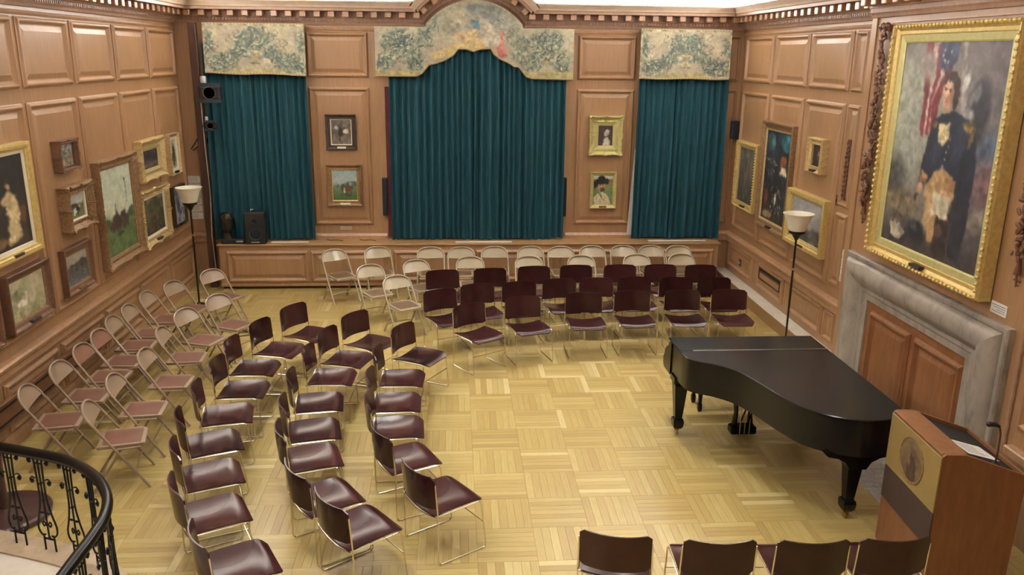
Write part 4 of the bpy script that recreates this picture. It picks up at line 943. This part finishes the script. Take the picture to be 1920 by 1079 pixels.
# ================================================================== GRAND PIANO
def catmull(P, n=5):
    out = []
    for i in range(len(P)-1):
        p0, p1, p2, p3 = [Vector(P[max(0, min(len(P)-1, k))]) for k in (i-1, i, i+1, i+2)]
        for k in range(n):
            t = k/n; out.append(tuple(.5*((2*p1)+(-p0+p2)*t+(2*p0-5*p1+4*p2-p3)*t*t+(-p0+3*p1-3*p2+p3)*t**3)))
    return out+[tuple(P[-1])]
pn = thing('grand_piano', 'closed black grand piano standing in front of the fireplace', 'piano')
bent = catmull([(3.742, 6.28), (3.715, 6.13), (3.64, 6.02), (3.52, 5.962), (3.40, 5.945), (3.288, 5.955), (3.15, 6.005), (3.01, 6.10), (2.89, 6.25), (2.80, 6.50), (2.70, 6.86), (2.61, 7.08), (2.47, 7.235), (2.33, 7.325), (2.25, 7.42), (2.225, 7.55)], 4)
def inset(poly, d):
    n = len(poly); out = []
    for i in range(n):
        a, b, c = Vector(poly[i-1]), Vector(poly[i]), Vector(poly[(i+1) % n]); e1, e2 = (b-a).normalized(), (c-b).normalized()
        n1, n2 = Vector((-e1.y, e1.x)), Vector((-e2.y, e2.x)); m = (n1+n2); m.normalize(); k = max(.4, m.dot(n1)); out.append(tuple(b-m*(d/k)))
    return out
HY = 7.625
main = [(3.742, HY)]+bent+[(2.222, HY)]                       # clockwise
mb = MB(); 
def slab(mb, poly, z0, z1, e=.006):
    a, b = inset(poly, e), poly; rows = [[(x, y, z0) for x, y in a], [(x, y, z0+e) for x, y in b], [(x, y, z1-e) for x, y in b], [(x, y, z1) for x, y in a]]
    q = mb.quadgrid(rows, closed_u=True); n = len(poly)
    mb.f.append(tuple(q+i for i in range(n))); mb.f.append(tuple(q+3*n+i for i in range(n-1, -1, -1)))
slab(mb, main, .978, 1.0); obj('lid', mb, 'black', pn, True)
flap = [(2.222, HY+.004), (2.216, 8.04), (3.742, 8.04), (3.742, HY+.004)]
mb = MB(); slab(mb, list(reversed(flap)) if False else [(3.742, 8.04), (3.742, HY+.004), (2.222, HY+.004), (2.216, 8.04)], .978, 1.0); obj('front_lid', mb, 'black', pn, True)
mb = MB()
for k in range(46): mb.box(2.36+.03*k, 2.387+.03*k, HY-.011, HY+.013, .999, 1.0035)
obj('hinge', mb, 'hinge', pn)
rim_o = inset([(3.742, 8.02), (3.742, HY)]+bent+[(2.222, HY), (2.222, 8.02)], .016)
rim_i = inset(rim_o, .045); n = len(rim_o)
mb = MB(); mb.quadgrid([[(x, y, .66) for x, y in rim_o], [(x, y, .978) for x, y in rim_o], [(x, y, .978) for x, y in rim_i], [(x, y, .66) for x, y in rim_i]], closed_u=True, closed_v=True); obj('rim', mb, 'black', pn, True)
mb = MB(); mb.prism(rim_i, .70, .73); obj('soundboard', mb, 'blackm', pn)
mb = MB()
for a, b in (((2.6, 7.5), (3.4, 6.2)), ((3.0, 7.6), (3.45, 6.2)), ((3.5, 7.7), (3.5, 6.2))):
    d = Vector((b[0]-a[0], b[1]-a[1], 0)).normalized(); s = Vector((-d.y, d.x, 0))*.04
    mb.prism([(a[0]+s.x, a[1]+s.y), (a[0]-s.x, a[1]-s.y), (b[0]-s.x, b[1]-s.y), (b[0]+s.x, b[1]+s.y)], .62, .70)
obj('back_beams', mb, 'blackm', pn)
mb = MB(); mb.bevbox(2.24, 3.726, 7.92, 8.22, .60, .69, None, .01); obj('keybed', mb, 'black', pn)
mb = MB(); mb.bevbox(2.30, 3.67, 8.17, 8.21, .69, .745, None, .006); obj('key_slip', mb, 'black', pn)
mb = MB(); mb.bevbox(2.30, 3.67, 7.985, 8.015, .69, .96, None, .006); obj('fallboard', mb, 'black', pn)
mb = MB(); mb.box(2.30, 3.67, 8.02, 8.165, .69, .715); obj('white_keys', mb, 'liner', pn)
mb = MB()
for o_ in range(7):
    for k in (0, 1, 3, 4, 5): x = 2.325+o_*.189+.027*k; mb.box(x, x+.012, 8.02, 8.115, .715, .727)
o = obj('black_keys', mb, 'black', pn); o['kind'] = 'stuff'
for x in (2.225, 3.675):
    prof = [(7.95, .62), (8.19, .62), (8.235, .66), (8.24, .72), (8.20, .77), (8.18, .83), (8.13, .87), (8.07, .90), (8.03, .955), (7.95, .97)]
    mb = MB(); mb.prism(prof, x, x+.055, lambda a, b, c: (c, a, b)); obj('arm', mb, 'black', pn)
def piano_leg(x, y, rz=0):
    mb = MB(); c, s = math.cos(rz), math.sin(rz)
    for z, w in ((.66, .085), (.60, .085), (.58, .062), (.56, .066), (.20, .038), (.185, .038), (.18, .05), (.15, .056), (.10, .05), (.075, .036)):
        L = [(x+(a*w*c-b*w*s), y+(a*w*s+b*w*c), z) for a, b in ((-1, -1), (1, -1), (1, 1), (-1, 1))]
        if z == .66: rows = []
        rows.append(L)
    q = mb.quadgrid(rows, closed_u=True); mb.f.append((q, q+1, q+2, q+3)); k = q+4*(len(rows)-1); mb.f.append((k+3, k+2, k+1, k))
    lg = obj('leg', mb, 'black', pn)
    mb = MB(); mb.lathe([(.006, -.012), (.028, -.012), (.030, 0), (.028, .012), (.006, .012)], 14, (x, y, .030), 'x'); mb.box(x-.022, x+.022, y-.010, y+.010, .045, .078); obj('caster', mb, 'brass', lg, True)
piano_leg(2.306, 7.82); piano_leg(3.655, 7.82); piano_leg(3.347, 6.135)
# flared bracket above the tail leg
mb = MB(); mb.prism([(3.04, .668), (3.65, .668), (3.62, .63), (3.53, .612), (3.46, .575), (3.42, .51), (3.275, .51), (3.235, .575), (3.17, .612), (3.08, .63)], 6.035, 6.215, lambda a, b, c: (a, c, b)); obj('leg_bracket', mb, 'black', pn)
ly = MB(); ly.bevbox(2.835, 3.105, 7.66, 7.79, .05, .135, None, .012); lyo = obj('pedal_box', ly, 'black', pn)
for x in (2.885, 3.055):
    mb = MB(); mb.tube([(x, 7.735, .13), (x-.012*(1 if x > 2.97 else -1), 7.735, .28), (x+.012*(1 if x > 2.97 else -1), 7.735, .46), (x, 7.735, .62)], [.032, .024, .026, .034], 8); obj('lyre_post', mb, 'black', pn, True)
for k in range(3):
    x = 2.92+.05*k
    mb = MB(); mb.tube([(x, 7.652, .052), (x, 7.652, .60)], .0045, 6); obj('pedal_rod', mb, 'brass', pn)
    mb = MB(); mb.tube([(x, 7.78, .07), (x, 7.86, .065), (x, 7.90, .055)], [.012, .014, .018], 8); obj('pedal', mb, 'brass', pn, True)
for x in (2.93, 3.01):
    mb = MB(); mb.tube([(x, 7.70, .14), (x, 7.42, .63)], .010, 6); obj('lyre_brace', mb, 'black', pn)
# bench on the far side
t = thing('piano_bench', 'black piano bench half hidden on the far side of the piano', 'bench', (3.01, 8.50, 0))
mb = MB(); mb.bevbox(-.36, .36, -.18, .18, .42, .49, None, .015); obj('seat', mb, 'black', t)
mb = MB(); mb.box(-.33, .33, -.15, .15, .36, .42); obj('apron', mb, 'black', t)
for sx in (-1, 1):
    for sy in (-1, 1):
        mb = MB(); x, y = sx*.30, sy*.125; rows = [[(x+a*w, y+b*w, z) for a, b in ((-1, -1), (1, -1), (1, 1), (-1, 1))] for z, w in ((.42, .026), (.10, .017), (.09, .023), (.03, .023), (0, .015))]
        q = mb.quadgrid(rows, closed_u=True); mb.f.append((q+19, q+18, q+17, q+16)); obj('leg', mb, 'black', t)

# ================================================================== LECTERN
lc = thing('lectern', 'wooden lectern with gold front panel and round seal beside the piano', 'lectern', (3.435, 5.436, 0), math.radians(-3.5))
hw = .39
side = [(0, 0), (.60, 0), (.62, .99), (.19, 1.14), (.15, 1.15), (.02, 1.15), (0, 1.135)]
for s in (-1, 1):
    mb = MB(); a, b = (hw-.022, hw) if s > 0 else (-hw, -hw+.022); mb.prism(side, a, b, lambda x, z, y: (x, y, z)); obj('side_panel', mb, 'lect', lc)
mb = MB(); mb.box(0, .02, -hw+.022, hw-.022, 0, 1.135); obj('front_board', mb, 'lect', lc)
mb = MB(); mb.bevbox(.0, .185, -hw+.022, hw-.022, 1.13, 1.15, None, .004); obj('top_strip', mb, 'lect', lc)
mb = MB(); mb.prism([(.18, 1.10), (.61, .95), (.61, .965), (.18, 1.118)], -hw+.022, hw-.022, lambda x, z, y: (x, y, z)); obj('reading_desk', mb, 'blackm', lc)
mb = MB(); mb.box(.60, .622, -hw+.022, hw-.022, .93, .995); obj('back_lip', mb, 'lect', lc)
mb = MB(); mb.bevbox(-.010, 0, -hw+.004, hw-.004, .685, 1.128, None, .003); obj('gold_panel', mb, 'gold', lc)
mb = MB(); mb.bevbox(-.008, 0, -hw+.004, hw-.004, .40, .683, None, .003); obj('dark_band', mb, 'band', lc)
sl = MB(); sl.lathe([(.182, -.010), (.182, -.016), (.172, -.018), (.166, -.014), (.160, -.014)], 40, (0, 0, .908), 'x', cap=False); so = obj('seal_ring', sl, 'gilt_d', lc, True)
P = Paint(44, 44, 50); P.grad([(0, (120, 100, 72)), (1, (96, 76, 56))]).blotch(8, [(84, 66, 50), (132, 112, 82)], .6).poly([(.3, 1), (.34, .6), (.42, .4), (.44, .24), (.56, .18), (.66, .28), (.64, .45), (.74, .62), (.76, 1)], (70, 52, 42), .3).ell(.54, .28, .1, .1, (92, 70, 54)).ell(.4, .55, .06, .12, (110, 88, 64)).ell(.66, .62, .05, .14, (54, 42, 36))
rows_r = 18; pts = np.zeros((rows_r, 44, 3)); cl_ = np.zeros((rows_r, 44, 3))
for i in range(rows_r):
    for j in range(44):
        r = .161*i/(rows_r-1); a = 2*PI*j/43; y, z = r*math.cos(a), r*math.sin(a); pts[i, j] = (-.0125, y, .908+z)
        cl_[i, j] = P.a[min(43, int((.5-z/.322)*43)), min(43, int((.5-y/.322)*43))]
obj('seal_disc', grid_mesh('seal_disc', pts, cl_), 'paint', so, recalc=False)
def desk(s, y, up=0): return (s, y, 1.118-(s-.18)*.356+.003+up)
t = thing('paper_sheet', 'white printed sheet lying on the lectern desk', 'paper', (3.435, 5.436, 0), math.radians(-3.5))
mb = MB(); pp = [(.25, -.085), (.56, .12), (.56, -.11), (.25, -.315)]
pp = [(.222, -.035), (.505, .035), (.55, -.165), (.265, -.24)]
mb.v += [desk(*q, .001) for q in pp]+[desk(*q, .0) for q in pp]; mb.f += [(3, 2, 1, 0), (4, 5, 6, 7), (0, 1, 5, 4), (1, 2, 6, 5), (2, 3, 7, 6), (3, 0, 4, 7)]; obj('sheet', mb, 'paper', t)
mb = MB()
for k in range(9):
    y = -.055-.018*k; l = .14+.08*((k*37) % 5)/5; x = .25+.004*k; b = len(mb.v); mb.v += [desk(x, y, .0016), desk(x+l, y+.25*l, .0016), desk(x+l, y+.25*l-.006, .0016), desk(x, y-.006, .0016)]; mb.f.append((b+3, b+2, b+1, b))
o = obj('print_lines', mb, 'ink', t); o['kind'] = 'stuff'
t = thing('gooseneck_microphone', 'black gooseneck microphone on the lectern', 'microphone', (3.435, 5.436, 0), math.radians(-3.5))
bx, by = .43, -.30; bz = desk(bx, by)[2]
mb = MB(); mb.lathe([(.026, -.012), (.03, .004), (.022, .014), (.012, .018)], 14, (bx, by, bz)); obj('base', mb, 'blackm', t, True)
mb = MB(); mb.tube([(bx, by, bz), (bx+.004, by, bz+.12), (bx, by, bz+.24), (bx-.01, by+.002, bz+.285), (bx-.03, by+.004, bz+.305)], .007, 8); obj('neck', mb, 'vent', t, True)
mb = MB(); mb.tube([(bx-.015, by+.003, bz+.298), (bx-.045, by+.006, bz+.312), (bx-.085, by+.01, bz+.312)], [.011, .016, .017], 10); mb.ball((bx-.088, by+.01, bz+.312), .019, 10, 7); obj('microphone_head', mb, 'blackm', t, True)

# ================================================================== FLOOR LAMPS
def floor_lamp(x, y, h, label, r=.19):
    t = thing('floor_lamp', label, 'lamp', (x, y, 0), 0, 'torchiere floor lamps')
    mb = MB(); mb.lathe([(.14, 0), (.145, .012), (.12, .03), (.04, .05), (.02, .07)], 24); obj('base', mb, 'lampm', t, True)
    mb = MB(); mb.tube([(0, 0, .05), (0, 0, h-.30)], .014, 10); obj('pole', mb, 'lampm', t, True)
    mb = MB(); mb.lathe([(.016, .60*h), (.018, .60*h+.015), (.016, .60*h+.03)], 10); mb.ball((0, -.02, .60*h+.015), .012, 8, 6); obj('knob', mb, 'brass', t, True)
    mb = MB(); mb.lathe([(.012, h-.36), (.03, h-.33), (.06, h-.28), (.075, h-.262), (.10, h-.258), (.105, h-.245), (.10, h-.225)], 24); obj('cup', mb, 'lampm', t, True)
    mb = MB(); mb.lathe([(.09, h-.235), (.115, h-.20), (.13, h-.14), (.15, h-.07), (r, h-.008), (r+.006, h), (r-.006, h), (.143, h-.068), (.122, h-.14), (.105, h-.20), (.08, h-.228)], 32); obj('shade', mb, 'glass', t, True)
floor_lamp(-3.98, 12.6, 1.86, 'torchiere floor lamp with white glass bowl in the left corner')
floor_lamp(4.42, 10.24, 1.895, 'torchiere floor lamp with white glass bowl behind the piano')

# ================================================================== ON THE WINDOW SEAT
ZS = .768
t = thing('loudspeaker', 'black loudspeaker standing on the window seat before the left curtain', 'speaker', (-3.285, 13.648, ZS), math.radians(4))
mb = MB(); mb.bevbox(-.165, .165, -.11, .13, .0, .53, None, .012); obj('cabinet', mb, 'blackm', t)
for z, r, nm in ((.17, .105, 'woofer'), (.39, .05, 'tweeter')):
    mb = MB(); mb.lathe([(r, .11), (r*1.02, .116), (r*.92, .118), (r*.85, .112), (r*.5, .095), (r*.32, .098), (.001, .108)], 24, (0, 0, z), 'y'); obj(nm, mb, 'navy', t, True)
mb = MB(); mb.box(-.07, .06, -.114, -.11, .03, .045); obj('name_strip', mb, 'silver', t)
mb = MB(); mb.tube([(-.06, 0, .53), (-.06, -.02, .57), (-.02, -.02, .57)], .008, 6); obj('clip', mb, 'silver', t)
t = thing('black_box', 'small flat black box between the bust and the loudspeaker', 'box', (-3.55, 13.655, ZS))
mb = MB(); mb.bevbox(-.11, .09, -.08, .09, 0, .075, None, .008); obj('body', mb, 'blackm', t)
mb = MB(); mb.box(-.05, .06, -.083, -.08, .03, .055); obj('label_strip', mb, 'silver', t)
t = thing('bronze_bust', 'dark bronze head sculpture on the left end of the window seat', 'sculpture', (-3.75, 13.665, ZS), math.radians(6))
mb = MB(); mb.bevbox(-.10, .10, -.09, .09, 0, .08, None, .01); obj('plinth', mb, 'blackm', t)
mb = MB(); rows = []
HP = [(.085, .07, .0, .08), (.07, .062, .0, .12), (.056, .056, .0, .155), (.054, .06, -.004, .19), (.072, .088, -.022, .212), (.086, .105, -.022, .245), (.095, .113, -.014, .29), (.104, .118, -.006, .335), (.108, .122, 0, .38), (.106, .124, .004, .425), (.095, .112, .006, .465), (.07, .082, .006, .498), (.03, .036, .006, .518)]
for rx, ry, cy, z in HP:
    row = []
    for k in range(28):
        a = 2*PI*k/28; x, y = rx*math.sin(a), cy-ry*math.cos(a); f = math.cos(a)
        nose = .026*math.exp(-(math.sin(a)/.16)**2)*math.exp(-((z-.318)/.028)**2) if f > 0 else 0
        eye = -.014*sum(math.exp(-((math.sin(a)-q*.36)/.13)**2) for q in (-1, 1))*math.exp(-((z-.345)/.018)**2) if f > 0 else 0
        brow = .009*math.exp(-(math.sin(a)/.5)**2)*math.exp(-((z-.378)/.014)**2) if f > 0 else 0
        lip = .010*math.exp(-(math.sin(a)/.28)**2)*math.exp(-((z-.268)/.012)**2) if f > 0 else 0
        chin = .012*math.exp(-(math.sin(a)/.3)**2)*math.exp(-((z-.232)/.014)**2) if f > 0 else 0
        hair = .012*(1+math.sin(9*a+30*z)) if (z > .40 or f < -.1) and z > .24 else 0
        d = nose+eye+brow+lip+chin+hair; row.append((x+d*math.sin(a), y-d*f, z))
    rows.append(row)
fine = []
for i in range(len(rows)-1):
    for s in range(3): fine.append([tuple(a[q]*(1-s/3)+b[q]*s/3 for q in range(3)) for a, b in zip(rows[i], rows[i+1])])
fine.append(rows[-1]); q = mb.quadgrid(fine, closed_u=True); mb.f.append(tuple(q+28*(len(fine)-1)+k for k in range(28)))
for s in (-1, 1): mb.ball((s*.108, .006, .335), .026, 8, 6, (.45, .7, 1.15))
obj('head', mb, 'bronze', t, True)
for nm, x0, x1, y0, lb in (('white_paper_strip', -3.06, -2.45, 13.66, 'pale paper strip lying on the window seat right of the loudspeaker'), ('white_paper_strip', .0, .95, 13.62, 'long thin white strip lying on the seat below the centre curtain'), ('white_paper_strip', 3.3, 4.3, 13.66, 'pale strip lying on the seat below the right curtain')):
    mb = MB(); mb.bevbox(x0, x1, y0, y0+.05, ZS, ZS+.012, None, .003); tag(obj(nm, mb, 'paper'), lb, 'strip')
for x in (-1.5, -2.05):
    mb = MB(); mb.tube([(x-.12, 13.86, ZS+.006), (x-.04, 13.80, ZS+.006), (x+.06, 13.84, ZS+.006), (x+.16, 13.78, ZS+.006)], .005, 6)
    tag(obj('cable', mb, 'rubber', None, True), 'thin dark cable on the window seat, ' + ('right' if x > -1.8 else 'left') + ' of two below left pier', 'cable')
# stage lights on the post
def stage_light(z, s, label, ry):
    t = thing('stage_light', label, 'stage light', (-3.92, 13.66, z), 0)
    mb = MB(); mb.bevbox(-.05*s, .27*s, -.16*s, .02*s, -.11*s, .10*s, None, .02); obj('housing', mb, 'blackm', t)
    for k, (a, b) in enumerate(((-1, 'barn_door'), (1, 'barn_door'))):
        mb = MB(); zz = a*.10*s; mb.prism([(-.05*s, zz), (.27*s, zz), (.29*s, zz+a*.05*s), (-.07*s, zz+a*.05*s)], -.17*s-.006, -.17*s, lambda x, z_, y: (x, y, z_)); obj(b, mb, 'navy', t)
    mb = MB(); mb.lathe([(.045*s, 0), (.05*s, .01), (.05*s, .13*s), (.04*s, .15*s)], 16, (0, -.04, .10*s)); obj('lamp_cap', mb, 'silver', t, True)
    mb = MB(); mb.tube(arc_path([(-.07, -.04, -.03), (-.09, -.02, .06), (-.085, .0, .10), (-.085, .02, 0)], .03), .011, 8); obj('yoke', mb, 'blackm', t, True)
    mb = MB(); mb.lathe([(.10*s, .155*s), (.105*s, .172*s), (.09*s, .172*s), (.085*s, .16*s)], 20, (.11*s, 0, -.005), 'y'); obj('lens_ring', mb, 'frame_d', t, True)
stage_light(3.20, 1.0, 'large black stage light with silver cap at the top of the dark post', 0)
stage_light(2.69, .55, 'small dark stage light below the large one on the post', 0)
t = thing('cable_clamp', 'dark clamp with dangling cable on the back wall left of the post', 'clamp')
mb = MB(); mb.bevbox(-4.12, -4.03, 13.93, 13.99, 2.36, 2.46, None, .01); obj('clamp', mb, 'blackm', t)
mb = MB(); mb.tube([(-4.06, 13.92, 2.70), (-4.14, 13.93, 2.50), (-4.30, 13.95, 2.28), (-4.27, 13.94, 2.26), (-4.10, 13.93, 2.38)], .009, 6); obj('cable', mb, 'rubber', t, True)
mb = MB(); mb.tube([(-3.99, 13.64, 3.08), (-3.985, 13.63, 2.4), (-3.97, 13.64, 1.6), (-4.0, 13.63, .9), (-3.98, 13.64, .2)], .007, 6); tag(obj('power_cable', mb, 'silver', None, True), 'thin pale power cable running down the dark post', 'cable')

# ================================================================== LABEL CARDS
k = 0
for i in range(6):
    z = 1.72-.122*i
    t = thing('label_card', f'white label card, {["top", "second from top", "third from top", "fourth from top", "fifth from top", "bottom"][i]} of six beside the left lamp', 'label', (0, 0, 0), 0, 'label cards in the left corner')
    mb = MB(); mb.bevbox(-4.41, -4.215, YB-.012, YB-.004, z, z+.112, None, .002); obj('card', mb, 'paper', t)
    mb = MB()
    for q in range(4): mb.box(-4.395, -4.25-.02*((q*3+i) % 3), YB-.0135, YB-.012, z+.088-.02*q, z+.093-.02*q)
    obj('print_lines', mb, 'ink', t)['kind'] = 'stuff'
for i in range(4):
    z = 1.455-.103*i
    t = thing('label_card', f'narrow white label card, {["top", "second", "third", "bottom"][i]} of four left of the fireplace', 'label', (0, 0, 0), 0, 'label cards by the fireplace')
    bar(FR, 9.60, 9.68, z, z+.095, .017, .024, 'card', 'paper', t, .002)
    mb = MB()
    for q in range(4): mb.box(9.612, 9.668-.008*((q+i) % 3), z+.075-.018*q, z+.079-.018*q, .024, .0252, FR)
    obj('print_lines', mb, 'ink', t)['kind'] = 'stuff'
t = thing('label_card', 'single white label card right of the large portrait', 'label')
bar(FC, 6.23, 6.44, 1.765, 1.865, 0, .008, 'card', 'paper', t, .002); mb = MB()
for q in range(4): mb.box(6.25, 6.42-.03*(q % 3), 1.84-.018*q, 1.845-.018*q, .008, .0092, FC)
obj('print_lines', mb, 'ink', t)['kind'] = 'stuff'
t = thing('wall_plate', 'blank pinkish plate on the wall below the horse painting', 'plate')
mb = MB(); mb.bevbox(-1.96, -1.76, YB-.014, YB, .915, .985, None, .003); obj('plate', mb, 'curb', t)
# floor cable near the left rows
mb = MB(); pts = [(-3.05+.18*math.sin(a*1.7)+.03*a, 11.15+.13*math.cos(a*1.1)+.02*a, .008+.004*math.sin(a*3)) for a in [q*.3 for q in range(26)]]
mb.tube(pts, .006, 6); tag(obj('floor_cable', mb, 'rubber', None, True), 'tangled dark cable on the floor beneath the left folding chairs', 'cable')

# ================================================================== RAILING, CURB, ROUND STAND (bottom left)
RP = [(-4.38, 6.12), (-4.0, 6.04), (-3.62, 5.93), (-3.38, 5.845), (-3.09, 5.735), (-2.85, 5.63), (-2.66, 5.50), (-2.47, 5.31), (-2.32, 5.07), (-2.245, 4.83), (-2.225, 4.6), (-2.225, 4.35), (-2.225, 4.0), (-2.225, 3.4)]
RC = catmull(RP, 6)
cum = [0]
for a, b in zip(RC, RC[1:]): cum.append(cum[-1]+math.dist(a, b))
def at_s(s):
    for i in range(len(cum)-1):
        if cum[i+1] >= s:
            f = (s-cum[i])/(cum[i+1]-cum[i]); a, b = Vector(RC[i]), Vector(RC[i+1]); d = (b-a).normalized(); return a+(b-a)*f, d
    return Vector(RC[-1]), Vector((0, -1))
ZR, ZK = 1.0, .15
rl = thing('stair_railing', 'curved black wrought iron stair railing in the bottom left corner', 'railing')
mb = MB(); rows = []
SEC = [(-.034, -.018), (-.026, -.030), (.026, -.030), (.034, -.018), (.034, .008), (.024, .026), (.008, .034), (-.008, .034), (-.024, .026), (-.034, .008)]
for i, p in enumerate(RC):
    a = Vector(RC[max(0, i-1)]); b = Vector(RC[min(len(RC)-1, i+1)]); d = (b-a).normalized(); nrm = Vector((-d.y, d.x))
    rows.append([(p[0]+nrm.x*u, p[1]+nrm.y*u, ZR-.034+v) for u, v in SEC])
q = mb.quadgrid(rows, closed_u=True); obj('handrail', mb, 'iron', rl, True)
mb = MB(); mb.tube([(x, y, ZR-.078) for x, y in RC], .008, 6); obj('top_bar', mb, 'iron', rl, True)
bal = MB()
def bt(pts, r=.0075): bal.tube([(x, 0, z) for x, z in pts], r, 6)
for s in (-1, 1):
    bt(catmull([(s*.04, ZR-.06), (s*.034, ZR-.16), (s*.03, .70), (s*.034, .58), (s*.06, .46), (s*.088, .37), (s*.085, .31), (s*.055, .275), (s*.03, .285)], 3))
    bt([(s*.048, .285), (s*.05, ZK)]); bt(catmull([(s*.005, .36), (s*.03, .40), (s*.042, .375), (s*.028, .355), (s*.02, .37)], 2), .006)
    bal.ball((s*.028, 0, .47), .013, 6, 5, (1.6, .8, .7))
    for z in (ZR-.10, .735):
        bt(catmull([(s*.05, z+.02), (s*.075, z+.03), (s*.098, z+.005), (s*.085, z-.02), (s*.066, z-.008), (s*.078, z+.008)], 2), .006); bal.ball((s*.08, 0, z), .014, 6, 5)
bt([(0, ZR-.06), (0, .25)]); bt([(-.05, .25), (.05, .25)]); bt([(-.04, ZR-.115), (.04, ZR-.115)], .006)
for z in (.72, .58, .26): bal.ball((0, 0, z), .014, 6, 5, (1, 1, .8))
bal_me = bal.mesh('baluster', True); fixn(bal_me); bal_me.materials.append(M['iron'])
s = .22
while s < cum[-1]-.1:
    p, d = at_s(s); o = bpy.data.objects.new('baluster', bal_me); COL.objects.link(o); o.parent = rl
    o.location = (p.x, p.y, 0); o.rotation_euler = (0, 0, math.atan2(d.y, d.x)); s += .283
inn, out = [], []
for i, p in enumerate(RC):
    a = Vector(RC[max(0, i-1)]); b = Vector(RC[min(len(RC)-1, i+1)]); d = (b-a).normalized(); nrm = Vector((-d.y, d.x))
    out.append((p[0]+nrm.x*.11, p[1]+nrm.y*.11)); inn.append((p[0]-nrm.x*.13, p[1]-nrm.y*.13))
t = thing('stair_curb', 'low curved pinkish stone curb and pale landing under the railing', 'steps')
mb = MB(); mb.quadgrid([[(x, y, 0) for x, y in out], [(x, y, ZK-.012) for x, y in out], [(x*.998+.002*inn[i][0], y*.998+.002*inn[i][1], ZK) for i, (x, y) in enumerate(out)], [(x, y, ZK) for x, y in inn], [(x, y, 0) for x, y in inn]]); obj('curb', mb, 'curb', t)
mb = MB(); mb.prism([(x, y) for x, y in inn]+[(XL+.04, 3.4)], .0, ZK-.015); obj('landing', mb, 'tread', t)
t = thing('round_stand', 'dark stand with wide round base behind the railing', 'stand', (-3.81, 6.485, 0))
mb = MB(); mb.lathe([(.30, 0), (.345, .01), (.35, .05), (.335, .07), (.10, .085), (.05, .10)], 40); obj('base', mb, 'base_b', t, True)
mb = MB(); mb.lathe([(.05, .09), (.035, .13), (.03, .30), (.034, .50), (.04, .60), (.02, .63)], 20); obj('post', mb, 'base_b', t, True)
